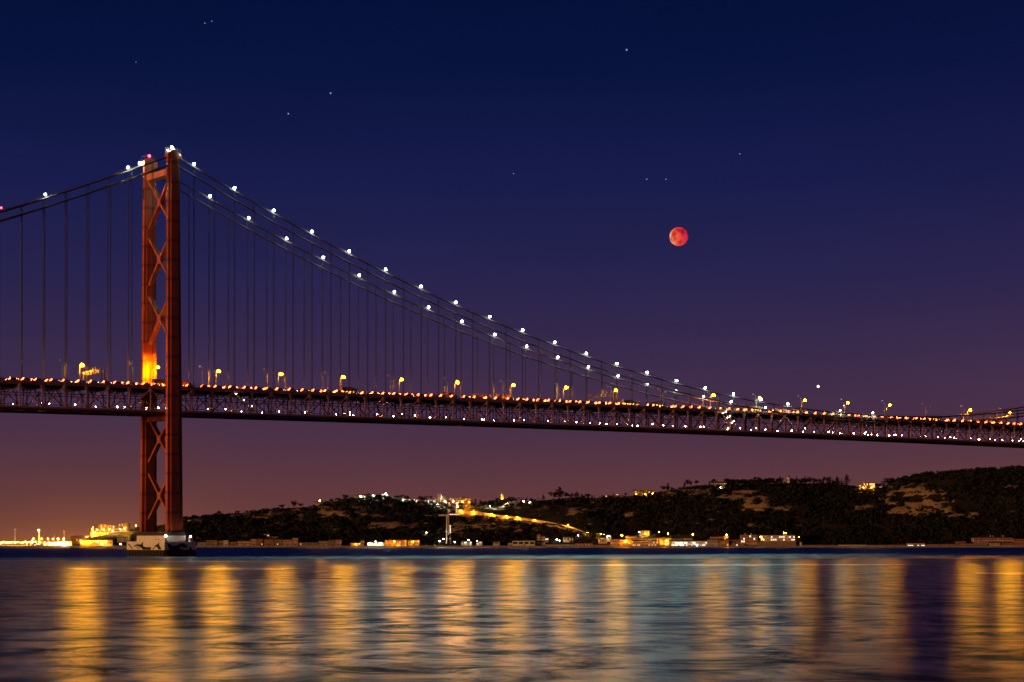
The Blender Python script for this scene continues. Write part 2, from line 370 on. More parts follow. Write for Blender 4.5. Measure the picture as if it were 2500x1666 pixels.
for k in range(K0, K1):
    s = k * PAN
    for w in TW:
        link('truss_post', post_m, bridge, (s, w, zb(s))); link('node_plate', gus_m, bridge, (s, w, zb(s)))
        if k % 2:
            for sg in (-1, 1):
                if K0 <= k + sg < K1: link('truss_diagonal', diag_mesh(k, sg), bridge, (s, w, zb(s)))
    if k % 2: link('suspender_anchor', cap_m, bridge, (s, TW[0], zb(s)))
    link('road_floor_beam', fb_m, bridge, (s, 0, zb(s))); link('rail_floor_beam', rb_m, bridge, (s, 0, zb(s)))
    link('sway_brace', sw_a, bridge, (s, 0, zb(s))); link('sway_brace', sw_b, bridge, (s, 0, zb(s)))
    link('hanger', hg_m, bridge, (s + PAN * .5, 0, zb(s))); link('hanger', hg_m, bridge, (s + PAN * .5, WID - 15, zb(s)))
# railings
rp_m = MB().box(-.07, .07, -.06, .06, 14.55, 15.75).mesh('railing_post', M['dark'])
far_posts = MB(); n = 0
s = K0 * PAN
while s < (K1 - 1) * PAN:
    link('railing_post', rp_m, bridge, (s, 1.85, zb(s))); far_posts.box(s - .07, s + .07, WID - 1.91, WID - 1.79, zb(s) + 14.55, zb(s) + 15.75); s += PAN / 3.4
stuff(part('railing_post', far_posts, M['dark'], bridge))
for y in (1.85, WID - 1.85):
    for z in (14.95, 15.35, 15.72): part('railing_bar', along(z - .04, z + .04, y - .035, y + .035), M['galv'], bridge)

# work lamps in the truss: a small housing with a bright lens
def truss_lamp(s, w, z, big):
    r = .26 if big else .18
    o = link('truss_lamp', TL[0], bridge, (s, w, zb(s) + z)); link('lens', TL[1 if big else 2], o)
TL = [MB().box(-.35, .35, -.2, .2, .2, .42).box(-.05, .05, -.05, .05, -1.2, .2).mesh('truss_lamp', M['dark']),
      MB().ball((0, -.1, -.08), .21, 8, 5).mesh('lens', M['trusslight']), MB().ball((0, -.1, -.08), .14, 8, 5).mesh('lens', M['trusslight'])]
rl = random.Random(3); s = K0 * PAN + 60
while s < 690:
    truss_lamp(s, rl.choice([3.6, 4.0, 6.2, 9.0]), rl.uniform(3.0, 3.9), rl.random() < .5)
    if rl.random() < .28: truss_lamp(s + rl.uniform(.8, 2.2), rl.choice([4.0, 16.0, 20.0]), rl.uniform(2.9, 5.6), False)
    s += rl.choice([5.2, 7.1, 8.6, 10.4, 12.2])
# slanting inspection ladders with lamps added to light them
for s0, s1, z0, z1 in ((371.0, 381.5, 12.8, 4.6), (373.5, 383.0, 13.4, 5.6), (34.0, 47.0, 12.2, 3.4)):
    part('inspection_ladder', MB().bar((s0, 1.5, zb(s0) + z0), (s1, 1.5, zb(s1) + z1), .35, .2, (0, 1, 0)).bar((s0 + .8, 1.5, zb(s0) + z0), (s1 + .8, 1.5, zb(s1) + z1), .35, .2, (0, 1, 0)), M['pale'], bridge)
    for q in (.15, .5, .85): truss_lamp(s0 + (s1 - s0) * q, .6, z0 + (z1 - z0) * q + .9, False)
# pale boxes hung under the road deck
jb = MB().box(-.55, .55, -.3, .3, 9.6, 10.9).mesh('junction_box', M['pale'])
for k in range(K0 + 8, 60):
    for q in (.22, .40, .58, .76):
        if rl.random() < .8: link('junction_box', jb, bridge, ((k + q) * PAN, 4.4, zb(k * PAN)))

# pier with its painted whales
pier = part('pier', MB().box(-8.75, 8.75, -7.5, 35.4, 3.3, 7.5), M['conc'], bridge)
part('upper_block', MB().box(-5.75, 5.75, -1.9, 30.0, 7.5, 10.5), M['conc'], pier)
part('waterline_block', MB().box(-8.85, 8.85, -7.6, 35.5, -6.0, 3.3), M['tidal'], pier)
for q in np.arange(-7, 35, 3.5): part('fender', MB().box(-9.25, -8.86, q, q + .5, .3, 2.9), M['dark'], pier)
for q in np.arange(-8, 8.5, 3.2): part('fender', MB().box(q, q + .5, -8.0, -7.61, .3, 2.9), M['dark'], pier)
def wl(x): return 35.4 - (x - 115) / (1245 - 115) * 42.9
def zl(y): return 7.5 - (y - 400) / 265 * 4.2
def sl(x): return -8.75 + (x - 1245) / (2205 - 1245) * 17.5
def mural(name, pts, face, m, off=.02):
    if face == 'dolphin': vs = [(-8.75 - off, wl(x), max(3.32, zl(y))) for x, y in pts]
    elif face == 'upper': vs = [(-5.75 - off, wl(x), zl(y)) for x, y in pts]
    else: vs = [(sl(x), -7.5 - off, max(3.32, zl(y))) for x, y in pts]
    part(name, MB().add(vs, [tuple(range(len(vs)))]), m, pier)
mural('dolphin_mural', [(135, 430), (165, 475), (205, 490), (250, 550), (300, 640), (270, 645), (235, 580), (185, 530), (150, 490)], 'dolphin', M['black'])
mural('dolphin_mural', [(325, 545), (360, 530), (400, 490), (450, 482), (520, 490), (548, 485), (590, 430), (625, 415), (608, 470), (615, 540), (660, 570), (760, 580), (815, 578), (850, 565), (845, 660), (600, 660), (560, 600), (510, 570), (440, 540), (390, 545), (365, 575), (335, 565)], 'dolphin', M['black'])
mural('dolphin_mural', [(885, 655), (930, 600), (965, 530), (1010, 495), (1050, 480), (1075, 425), (1092, 440), (1085, 500), (1120, 560), (1150, 620), (1150, 650), (1060, 650), (1045, 600), (1010, 560), (980, 565), (950, 610), (915, 655)], 'dolphin', M['black'])
mural('dolphin_belly', [(400, 570), (440, 555), (505, 585), (540, 630), (450, 635), (415, 610)], 'dolphin', M['ochre'])
mural('orca_mural', [(1300, 420), (1380, 460), (1450, 510), (1540, 530), (1640, 510), (1720, 465), (1800, 450), (1860, 475), (1920, 530), (1960, 560), (1900, 590), (1830, 610), (1800, 640), (1800, 670), (1370, 670), (1380, 640), (1350, 560), (1330, 490)], 'orca', M['black'])
mural('orca_eye_patch', [(1705, 625), (1725, 590), (1790, 565), (1810, 580), (1790, 610), (1730, 640)], 'orca', M['white'], .045)
mural('orca_chin_patch', [(1797, 660), (1812, 620), (1880, 600), (1950, 570), (1910, 620), (1850, 660), (1810, 668)], 'orca', M['white'], .045)
mural('fin_mural', [(1985, 670), (2005, 600), (2025, 550), (2050, 600), (2080, 670)], 'orca', M['black'])
for x0, x1, y0, y1 in ((805, 830, 318, 352), (840, 868, 322, 350), (880, 900, 316, 352), (908, 950, 330, 350), (1010, 1110, 324, 331), (820, 890, 270, 276), (780, 784, 290, 385), (962, 966, 290, 385)):
    mural('graffiti_stroke', [(x0, y1), (x1, y1), (x1 + 4, y0), (x0 + 6, y0)], 'upper', M['umber'])

# things standing on the pier and the tower top
def small_lamp(name, label, cat, p, mat_lens, h, r, mat_post, group=None):
    t = thing(name, label, cat, p, ANG, group)
    part('post', MB().tube([(0, 0, 0), (0, 0, h)], [.16, .1], 8), mat_post, t)
    part('lamp_base', MB().prism([(math.cos(a) * .32, math.sin(a) * .32) for a in np.arange(8) * math.pi / 4], 'z', h, h + .18), M['dark'], t)
    part('lens', MB().ball((0, 0, h + .18 + r), r, 10, 6), mat_lens, t)
    if mat_lens is M['cablelight']: lamp(t, (0, -r - .42, h + .5), C_CABLE, E_CABLE * r * r / .16, .4)
    return t
b = thing('channel_beacon', 'green post beacon with a white lamp at the pier corner', 'beacon', BP(-6.6, -4.6, 7.5), ANG)
part('post', MB().tube([(0, 0, 0), (0, 0, 2.2)], [.55, .4], 10), M['green'], b)
part('gallery', MB().tube([(0, 0, 2.2), (0, 0, 2.4)], .7, 10), M['green'], b)
part('lens', MB().ball((0, 0, 2.85), .42, 10, 6), M['beaconw'], b)
hb = thing('beacon_hut', 'small pale beacon hut with a lamp on the pier ledge beside the orca', 'hut', BP(7.0, -5.0, 7.5), ANG)
part('cabin', MB().box(-.9, .9, -.9, .9, 0, 1.9).prism([(-1.05, 1.9), (1.05, 1.9), (.5, 2.3), (-.5, 2.3)], 'y', -1.0, 1.0), M['white'], hb)
part('door', MB().box(-.35, .35, -.96, -.9, .05, 1.6), M['brick'], hb)
part('lens', MB().ball((0, 0, 2.65), .33, 10, 6), M['beaconw'], hb)
small_lamp('aviation_beacon', 'red warning light on the farther tower leg', 'beacon', BP(0, WID - .65, 204.6), M['red'], .8, .62, M['dark'])
small_lamp('aviation_beacon', 'red warning light on the side-span cable where it leaves the picture', 'beacon', BP(-91, 0, zup(-91) + .3), M['red'], .8, .4, M['dark'])
small_lamp('aviation_beacon', 'small red light on the cable beneath the bright white planet', 'beacon', BP(457, WID, zup(457) + .3), M['red'], .8, .3, M['dark'])
small_lamp('aviation_beacon', 'red light above the last road lamp at the far end of the deck', 'beacon', BP(664, 2.0, zb(664) + 26.2), M['red'], .3, .3, M['dark'])
small_lamp('tower_lamp', 'large white lamp on top of the nearer tower leg', 'lamp', BP(-.6, .65, 204.6), M['cablelight'], .7, .72, M['dark'])
small_lamp('tower_lamp', 'warm floodlight beside the big lamp on the nearer tower top', 'lamp', BP(-2.7, .65, 203.4), M['bankw'], .7, .35, M['dark'])

# white lamps strung along the cables
def cable_lamp(s, w, label, r=.62):
    t = thing('cable_lamp', label, 'lamp', BP(s, w, zup(s) + .2), ANG, 'white lamps along the main cables')
    link('bracket', CL[0], t); link('lens', CL[1], t, (0, 0, 1.6), 0, (r, r, r)); lamp(t, (0, -r - .42, 1.6), C_CABLE, E_CABLE * r * r / .16, .4)
CL = [MB().tube([(0, 0, 0), (0, 0, 1.1)], .08, 6).tube([(0, 0, 1.1), (0, 0, 1.25)], .4, 8).mesh('bracket', M['dark']), MB().ball((0, 0, 0), 1.0, 10, 6).mesh('lens', M['cablelight'])]
near_s = [11.6 + 23.07 * k for k in range(19)] + [473.0, 503.0]
far_s = [35.3 + 23.06 * k for k in range(17)] + [434.0, 462.0]
for i, s in enumerate(near_s): cable_lamp(s, 0.0, 'white lamp on the nearer main cable, %s down from the tower' % ORD[i], .58 if i < 19 else .4)
for i, s in enumerate(far_s): cable_lamp(s, WID, 'white lamp on the farther main cable, %s down from the tower' % ORD[i], .56 if i < 17 else .36)
cable_lamp(3.6, 0.0, 'white lamp close against the nearer tower top on the main span', .5)
cable_lamp(-5.2, WID, 'white lamp on the side-span cable right beside the farther tower top', .56)
cable_lamp(-25.0, 0.0, 'second white lamp on the side-span cable out from the tower', .6)
cable_lamp(-68.6, 0.0, 'white lamp far out on the side-span cable, nearest the picture edge', .5)

# road lamps: lit sodium lamps along the farther kerb, unlit pale ones along the nearer kerb
def lamp_parts(dirn):
    pts = [(0, 0, 0), (0, 0, 8.6), (0, dirn * .25, 9.9), (0, dirn * 1.0, 10.7), (0, dirn * 2.2, 11.0)]
    pole = MB().tube(pts, [.22, .15, .12, .10, .09], 8).mesh('pole', M['pole' if dirn < 0 else 'galv'], True)
    base = MB().box(-.3, .3, -.3, .3, 0, .5).mesh('base', M['galv'])
    head = MB().add([(-.28, dirn * 2.0, 11.12), (.28, dirn * 2.0, 11.12), (.34, dirn * 3.4, 11.15), (-.34, dirn * 3.4, 11.15), (-.2, dirn * 2.1, 11.38), (.2, dirn * 2.1, 11.38), (.22, dirn * 3.2, 11.42), (-.22, dirn * 3.2, 11.42)],
                    [(0, 1, 2, 3), (7, 6, 5, 4), (0, 4, 5, 1), (1, 5, 6, 2), (2, 6, 7, 3), (3, 7, 4, 0)]).mesh('lamp_head', M['galv'])
    lens = MB().ball((0, dirn * 2.75, 10.72), .36 if dirn > 0 else .74, 10, 6, .75).mesh('lens', M['sodium'] if dirn < 0 else M['white'])
    return pole, base, head, lens
FARL, NEARL = list(lamp_parts(-1)), list(lamp_parts(1))
def shade(back):
    mb = MB().tube([(0, -2.75, 10.70), (0, -2.75, 11.0), (0, -2.75, 11.11)], [1.25, .9, .4], 12, False)
    if back:                                           # back skirt added away from the road to keep light off the hangers
        A_ = [math.radians(a) for a in range(-10, 191, 20)]; vs = [(math.cos(a) * r, -2.75 + math.sin(a) * r, z) for z, r in ((9.85, 1.22), (10.72, 1.22)) for a in A_]; n = len(A_)
        mb.add(vs, [(i, i + 1, n + i + 1, n + i) for i in range(n - 1)])
    return mb.mesh('reflector_shade', M['pole'])
FARL.append(shade(True))
FARL.append(MB().ball((0, -2.75, 10.72), .78, 12, 8, .95).mesh('halo_shell', M['halo'], True))  # glowing shell stands in for the halo around the lens
def road_lamp(s, w, parts, label, group, k=1.0):
    t = thing('road_lamp', label, 'street lamp', BP(s, w, zb(s) + 14.3), ANG, group)
    for nme, me in zip(('pole', 'base', 'lamp_head', 'lens', 'reflector_shade', 'halo_shell'), parts): link(nme, me, t)
    if len(parts) > 4: lamp(t, (0, -2.75, 9.80), SODIUM, E_ROAD * k, .33)
lit = [-39.4, 0.1, 37.4, 74.8, 113.8, 152.0, 189.6, 229.2, 268.0, 305.8, 384.4, 423.8, 463.6, 503.0, 542.6, 623.1, 664.5]
LIT_K = [.95, .90, 1.15, .75, .95, .70, 1.05, 1.0, .75, .9, .62, .42, .34, .26, .30, .75, 1.1]    # tubes of different age
for i, s in enumerate(lit):
    lab = 'lit orange road lamp on the side span beside the gantry' if i == 0 else 'lit orange road lamp in front of the farther tower leg' if i == 1 else 'lit orange road lamp, %s along the main span from the tower' % ORD[i - 2]
    road_lamp(s, WID - (7.5 if i == 1 else 2.6), FARL[:4] + [shade(False), FARL[5]] if i == 1 else FARL, lab, 'lit road lamps along the deck', LIT_K[i])
OFFL = list(FARL[:4]); OFFL[3] = MB().ball((0, -2.75, 10.95), .36, 10, 6, .75).mesh('lens', M['white'])
road_lamp(345.0, WID - 2.6, OFFL, 'unlit road lamp beside a yellow-lit pole past the mid-deck gantry', 'unlit road lamps')
road_lamp(582.8, WID - 2.6, OFFL, 'unlit road lamp on the farther kerb, second to last along the deck', 'unlit road lamps')
near_lamps = [-95.0, -58.6, -21.3, 17.5, 54.9, 92.2, 131.8, 169.3, 207.5, 247.0, 286.0, 324.5, 364.0, 402.0, 441.0, 479.0, 517.0, 556.0, 594.0, 633.0]
for i, s in enumerate(near_lamps):
    lab = 'pale unlit road lamp on the nearer kerb, %s before the tower' % ORD[2 - i] if i < 3 else 'pale unlit road lamp on the nearer kerb, %s past the tower' % ORD[i - 3]
    road_lamp(s, 2.6, NEARL, lab, 'unlit road lamps')

# sign gantries over the carriageway
def gantry(s, label, heads):
    t = thing('sign_gantry', label, 'gantry', BP(s, 0, zb(s) + 14.3), ANG)
    for x in (-.9, .9):
        for y in (3.0, 24.2): part('leg', MB().box(x - .17, x + .17, y - .17, y + .17, 0, 7.2), M['gantry'], t)
    for x in (-.9, .9):
        part('beam', MB().box(x - .13, x + .13, 3.0, 24.2, 5.65, 5.92).box(x - .13, x + .13, 3.0, 24.2, 6.95, 7.22), M['gantry'], t)
    for y in np.arange(3.6, 24, 1.45):
        part('lattice_bar', MB().bar((-.9, y, 5.92), (-.9, y + 1.4, 6.95), .12, .12).bar((.9, y + 1.4, 5.92), (.9, y, 6.95), .12, .12).box(-.77, .77, y - .05, y + .05, 5.7, 5.8), M['gantry'], t)
    for y, h in heads:
        o = part('signal_head', MB().box(-.5, -.1, y - .42, y + .42, 7.24, 7.24 + h).box(-1.25, -1.06, y - .5, y + .5, 5.5, 7.0), M['pale'], t)
        part('visor', MB().box(-.75, -.51, y - .3, y + .3, 7.35 + h * .5, 7.45 + h * .5), M['dark'], o)
gantry(-37.0, 'yellow-lit lattice sign gantry over the side span just before the tower', ((6.0, .6), (8.6, .7), (11.2, 1.7), (14.2, 1.5), (17.5, .6)))
gantry(288.0, 'yellow-lit lattice sign gantry over the middle of the deck', ((9.0, 1.2), (12.6, 1.5)))

# evening traffic on the upper deck
def car_parts():
    prof = [(-2.1, .35), (2.1, .35), (2.15, .75), (1.35, .95), (.75, 1.45), (-1.2, 1.47), (-2.0, 1.0), (-2.12, .7)]
    body = MB().prism(prof, 'y', -.86, .86).mesh('body', M['grey'])
    win = MB().prism([(1.2, .98), (.7, 1.38), (-1.15, 1.4), (-1.75, 1.02)], 'y', -.875, .875).mesh('window', M['glass'])
    wheel = MB().prism([(math.cos(a) * .32, .32 + math.sin(a) * .32) for a in np.arange(12) * math.pi / 6], 'y', -.1, .1).mesh('wheel', M['black'])
    tl = MB().box(-2.17, -2.05, -.22, .22, .72, .98).mesh('tail_light', M['tail']); hl = MB().box(2.1, 2.2, -.2, .2, .6, .78).mesh('headlight', M['head'])
    return [('body', body, 0, 0), ('window', win, 0, 0)] + [('wheel', wheel, x, y) for x in (-1.3, 1.3) for y in (-.82, .82)] + [('tail_light', tl, 0, -.62), ('tail_light', tl, 0, .62), ('headlight', hl, 0, -.6), ('headlight', hl, 0, .6), ('brake_light', MB().box(-1.62, -1.50, -.45, .45, 1.36, 1.50).mesh('brake_light', M['tail']), 0, 0)]
def lorry_parts(L, H, mm):
    body = MB().box(-L / 2, L / 2 - 2.2, -1.24, 1.24, .95, H).mesh('cargo_box', mm)
    cab = MB().prism([(L / 2 - 2.1, .6), (L / 2, .6), (L / 2, 1.7), (L / 2 - .35, 2.8), (L / 2 - 2.1, 2.9)], 'y', -1.2, 1.2).mesh('cab', M['pale'])
    win = MB().prism([(L / 2 - 1.5, 1.75), (L / 2 - .2, 1.75), (L / 2 - .42, 2.5), (L / 2 - 1.5, 2.55)], 'y', -1.215, 1.215).mesh('window', M['glass'])
    wheel = MB().prism([(math.cos(a) * .5, .5 + math.sin(a) * .5) for a in np.arange(12) * math.pi / 6], 'y', -.15, .15).mesh('wheel', M['black'])
    tl = MB().box(-L / 2 - .1, -L / 2 - .01, -.25, .25, 1.0, 1.3).mesh('tail_light', M['tail']); am = MB().box(-.12, .12, -.05, .05, 0, .14).mesh('marker_light', M['amber'])
    hl = MB().box(L / 2 + .01, L / 2 + .1, -.25, .25, .8, 1.05).mesh('headlight', M['head'])
    out = [('cargo_box', body, 0, 0, 0), ('cab', cab, 0, 0, 0), ('window', win, 0, 0, 0)] + [('wheel', wheel, x, y, 0) for x in (-L / 2 + 1.2, L / 2 - 1.2) for y in (-1.08, 1.08)]
    out += [('tail_light', tl, 0, y, 0) for y in (-.9, .9)] + [('headlight', hl, 0, y, 0) for y in (-.85, .85)]
    for q in np.linspace(-L / 2 + .5, L / 2 - 2.6, 4): out += [('marker_light', am, q, -1.30, 1.0)]
    return out
CAR = [p + (0,) for p in car_parts()]; LORRY = lorry_parts(9.5, 3.4, M['umber']); BUS = lorry_parts(12.0, 3.0, M['umber'])
def vehicle(kind, s, w, back):
    parts, nme, cat, lab = {'car': (CAR, 'car', 'car', 'small car with red tail lights in the evening traffic on the bridge deck'), 'lorry': (LORRY, 'lorry', 'lorry', 'box lorry edged with amber marker lights in the bridge traffic'),
                            'bus': (BUS, 'coach', 'coach', 'long coach edged with amber marker lights in the bridge traffic')}[kind]
    if back: lab = lab.replace('red tail lights', 'bright headlights').replace('bridge traffic', 'oncoming bridge traffic')
    t = thing(nme, lab, cat, BP(s, w, zb(s) + 14.32), ANG + (math.pi if back else 0), 'vehicles on the upper deck' + (' coming' if back else ' going'))
    for n_, me, x, y, z in parts: link(n_, me, t, (x, y, z))
rv = random.Random(5)
for w, back, step in ((4.9, False, 6.6), (8.6, False, 7.4), (18.0, True, 24)):
    s = -112 + rv.uniform(0, 8)
    while s < 690:
        kind = 'car' if rv.random() < .93 else rv.choice(['lorry', 'bus'])
        vehicle(kind, s, w, back); s += step * rv.uniform(.9, 1.3) + (8 if kind != 'car' else 0)

# ------------------------------------------------------------------ moon, planet and stars
def moon_mat():
    m = bpy.data.materials.new('eclipsed_moon'); m.use_nodes = True; nt = m.node_tree; N = nt.nodes; L = nt.links; N.clear()
    out = N.new('ShaderNodeOutputMaterial'); em = N.new('ShaderNodeEmission'); em.inputs[1].default_value = 1.0
    tc = N.new('ShaderNodeTexCoord'); mp = N.new('ShaderNodeMapping'); L.new(tc.outputs['Object'], mp.inputs[0]); mp.inputs['Location'].default_value = (.35, .2, .6)
    no = N.new('ShaderNodeTexNoise'); no.inputs['Scale'].default_value = 1.55; no.inputs['Detail'].default_value = 5; no.inputs['Roughness'].default_value = .5; L.new(mp.outputs[0], no.inputs[0])
    sep = N.new('ShaderNodeSeparateXYZ'); L.new(tc.outputs['Object'], sep.inputs[0])
    # the rim that is leaving the shadow is brighter (object space: x across, z up)
    a = N.new('ShaderNodeMath'); a.operation = 'MULTIPLY_ADD'; L.new(sep.outputs['X'], a.inputs[0]); a.inputs[1].default_value = -.93; a.inputs[2].default_value = 0
    b = N.new('ShaderNodeMath'); b.operation = 'MULTIPLY_ADD'; L.new(sep.outputs['Z'], b.inputs[0]); b.inputs[1].default_value = -.22; L.new(a.outputs[0], b.inputs[2])
    r1 = N.new('ShaderNodeValToRGB'); mr = N.new('ShaderNodeMapRange'); mr.inputs[1].default_value = -1; mr.inputs[2].default_value = 1; L.new(b.outputs[0], mr.inputs[0]); L.new(mr.outputs[0], r1.inputs[0])
    e = r1.color_ramp.elements; e[0].position = 0; e[0].color = (*rgb('#cc2a55'), 1); e[1].position = 1; e[1].color = (*rgb('#ffe8d0'), 1)
    for p, h in ((.30, '#d83040'), (.52, '#ea4a42'), (.74, '#fa6a48'), (.86, '#ff8a60'), (.93, '#ffc6a0')): k = e.new(p); k.color = (*rgb(h), 1)
    r2 = N.new('ShaderNodeValToRGB'); L.new(no.outputs[0], r2.inputs[0]); e = r2.color_ramp.elements; e[0].position = .40; e[0].color = (.52, .20, .32, 1); e[1].position = .60; e[1].color = (1, 1, 1, 1)
    mx = N.new('ShaderNodeMix'); mx.data_type = 'RGBA'; mx.blend_type = 'MULTIPLY'; mx.inputs[0].default_value = 1; L.new(r1.outputs[0], mx.inputs[6]); L.new(r2.outputs[0], mx.inputs[7])
    L.new(mx.outputs[2], em.inputs[0]); L.new(em.outputs[0], out.inputs[0]); return m
DM = 60000.0
mo = link('moon', MB().ball((0, 0, 0), 1.0, 40, 24).mesh('moon', moon_mat(), True), None, at(1657, 578, DM), 0, None)
mo.scale = (22.6 / F_PX * DM,) * 3; tag(mo, 'blood-red eclipsed full moon above the bridge with one paler rim', 'moon')
star_m = MB().ball((0, 0, 0), 1.0, 8, 5).mesh('star', emitter('starlight', (.85, .9, 1.0), .36))
def star(u, v, r, label, nm='star', me=star_m):
    o = link(nm, me, None, at(u, v, DM)); k = r / F_PX * DM; o.scale = (k, k, k); tag(o, label, 'star' if nm == 'star' else 'planet')
    if nm == 'star': o['group'] = 'faint stars'
star(1997.5, 944, 3.0, 'bright white planet low over the far end of the bridge deck', 'planet', MB().ball((0, 0, 0), 1.0, 10, 6).mesh('planet', emitter('planet_light', (1.0, .86, .78), 4.0)))
for u, v, r, l in ((807, 228, 2.0, 'clear white star midway between the tower top and the picture top'), (704, 278, 1.8, 'white star just lower than the clear one over the cable'), (1530, 122, 2.2, 'brightest star, high above the moon'),
                   (1806, 376, 1.4, 'faint star up and to the side of the moon'), (1579, 438, 1.4, 'faint star of a level pair above the moon, farther from it'), (1626, 438, 1.3, 'faint star of a level pair above the moon, straight over it'),
                   (500, 57, 1.4, 'faint star near the top edge above the tower'), (517, 52, 1.2, 'dimmer star of the close pair near the top edge'), (1254, 424, 1.2, 'faint star over the middle of the falling cable'),
                   (332, 152, 1.0, 'faint star high over the side span')):
    star(u, v, r, l)

# ------------------------------------------------------------------ far bank: terrain
def lattice(nx, ny, seed):
    return np.random.default_rng(seed).random((ny, nx))
def vnoise(x, y, seed):
    g = lattice(256, 256, seed); xi = np.floor(x).astype(int); yi = np.floor(y).astype(int); fx = x - xi; fy = y - yi
    fx = fx * fx * (3 - 2 * fx); fy = fy * fy * (3 - 2 * fy)
    a = g[yi % 256, xi % 256]; b = g[yi % 256, (xi + 1) % 256]; c = g[(yi + 1) % 256, xi % 256]; d = g[(yi + 1) % 256, (xi + 1) % 256]
    return a + (b - a) * fx + (c - a) * fy + (a - b - c + d) * fx * fy
def fbm(x, y, seed, o=4):
    t = 0; a = .5
    for i in range(o): t = t + a * vnoise(x * 2 ** i, y * 2 ** i, seed + i); a *= .5
    return t - .47
Y_SH, Y_FT, Y_RG = 2505.0, 2548.0, 2710.0
RIDGE = [(-900, 1334), (-200, 1334), (150, 1333.5), (172, 1331), (200, 1321), (222, 1309), (250, 1303), (290, 1297), (330, 1293), (400, 1281), (450, 1266), (524, 1257), (581, 1254), (628, 1248), (674, 1243), (705, 1241), (767, 1237),
         (805, 1227), (860, 1217), (959, 1213), (1000, 1222), (1060, 1228), (1150, 1234), (1250, 1229), (1320, 1222), (1408, 1214), (1454, 1216), (1540, 1212), (1602, 1203), (1649, 1194), (1700, 1186), (1737, 1185), (1787, 1184),
         (1848, 1182), (1922, 1179), (2014, 1181), (2068, 1184), (2110, 1193), (2154, 1189), (2191, 1174), (2223, 1166), (2290, 1157), (2364, 1151), (2413, 1151), (2500, 1148), (2700, 1146), (3600, 1160)]
RX = np.array([(u - CU) / F_PX * Y_RG for u, v in RIDGE]); RZ = np.array([CAM_H + (VH - v) / F_PX * Y_RG for u, v in RIDGE])
def ground(X, Y):
    X = np.asarray(X, float); Y = np.asarray(Y, float)
    R = np.interp(X * Y_RG / np.maximum(Y, 2400), RX, RZ)             # the ridge seen from the river
    base = 2.0 + np.clip((Y - 2530) / 18, 0, 1) * .9
    t = np.clip((Y - Y_FT) / (Y_RG - Y_FT), 0, 1)
    g = .22 * t + .78 * (t * t * (3 - 2 * t)); g = g ** .82
    n = fbm(X / 46, Y / 30, 11) * 15 * np.sin(np.pi * t) + fbm(X / 15, Y / 9, 21) * 5 * np.sin(np.pi * t) ** .6
    h = base + (R - base) * g + n * np.clip((R - 4) / 40, 0, 1)
    back = np.clip((Y - Y_RG) / 900, 0, 1)
    h = h - back * 14 * np.clip(R / 30, 0, 1) + fbm(X / 60, Y / 60, 31) * 1.5 * (t >= 1)
    return np.maximum(h, np.where(Y > Y_SH, 1.7, -3))
def G(x, y): return float(ground(np.array([x]), np.array([y]))[0])
def hit(u, v):                                     # where the line of sight (u, v) meets the hillside
    Y = np.arange(2512, 2790, .5); X = (u - CU) / F_PX * Y; Z = CAM_H + (VH - v) / F_PX * Y
    k = np.nonzero(ground(X, Y) >= Z)[0]
    i = k[0] if len(k) else np.argmin(np.abs(Y - Y_RG))
    return Vector((X[i], Y[i], Z[i] if len(k) else G(X[i], Y[i])))
# bare ochre cliff bands, as they lie on the slope (u0, u1, v0, v1, strength)
CLIFF = [(1600, 1660, 1197, 1214, .9), (1655, 1760, 1190, 1212, 1.0), (1760, 1862, 1196, 1224, 1.0), (1812, 1880, 1222, 1250, 1.0), (1885, 1930, 1232, 1248, .7), (1380, 1498, 1238, 1256, .7), (1525, 1556, 1252, 1264, .7), (1120, 1300, 1262, 1306, .55), (1095, 1160, 1262, 1312, .6),
         (2150, 2300, 1183, 1212, .75), (2150, 2330, 1222, 1256, 1.0), (2265, 2310, 1190, 1212, 1.0), (2085, 2130, 1228, 1242, .8), (2300, 2390, 1250, 1266, .8), (2370, 2398, 1266, 1273, .8), (1420, 1480, 1212, 1230, .5), (1340, 1460, 1216, 1226, .4),
         (530, 690, 1250, 1268, .6), (680, 760, 1240, 1262, .8), (745, 860, 1238, 1262, .9), (860, 905, 1232, 1262, .6), (660, 710, 1272, 1285, .6), (765, 785, 1270, 1280, .5), (900, 960, 1278, 1290, .8), (905, 1020, 1275, 1290, .7), (980, 1020, 1274, 1290, .6), (900, 940, 1254, 1264, .6), (970, 1020, 1252, 1262, .5),
         (780, 830, 1286, 1294, .6), (1620, 1650, 1268, 1285, .3), (2440, 2480, 1184, 1192, .4), (2440, 2480, 1224, 1234, .4), (1120, 1330, 1232, 1244, .5), (1330, 1420, 1225, 1240, .4), (460, 540, 1264, 1274, .5)]
xs = np.concatenate([np.arange(-2600, -780, 60), np.arange(-780, 800, 4.0), np.arange(800, 2700, 60)])
ys = np.concatenate([[2500.0, 2504.9, 2505.1], np.arange(2512, 2790, 3.0), [2820, 2900, 3000, 3200, 3600, 4500]])
_rc = np.random.default_rng(77)
for _ in range(70):                                   # small outcrops and earth banks all along the slope
    u_ = _rc.uniform(470, 2500); w_ = _rc.uniform(14, 70); a_ = np.interp(u_, [q[0] for q in RIDGE], [q[1] for q in RIDGE]); v_ = a_ + (1322 - a_) * _rc.uniform(.08, .75); h_ = _rc.uniform(4, 10)
    CLIFF.append((u_ - w_ / 2, u_ + w_ / 2, v_ - h_ / 2, v_ + h_ / 2, _rc.uniform(.25, .6) * (.6 if u_ > 1900 else 1)))
GX, GY = np.meshgrid(xs, ys); GZ = ground(GX, GY); GZ[:2] = -4.0
U = GX / GY * F_PX + CU; V = VH - (GZ - CAM_H) / GY * F_PX
rock = np.zeros_like(GX)
wob = fbm(GX / 11, GZ / 3.5, 51) * 3.0
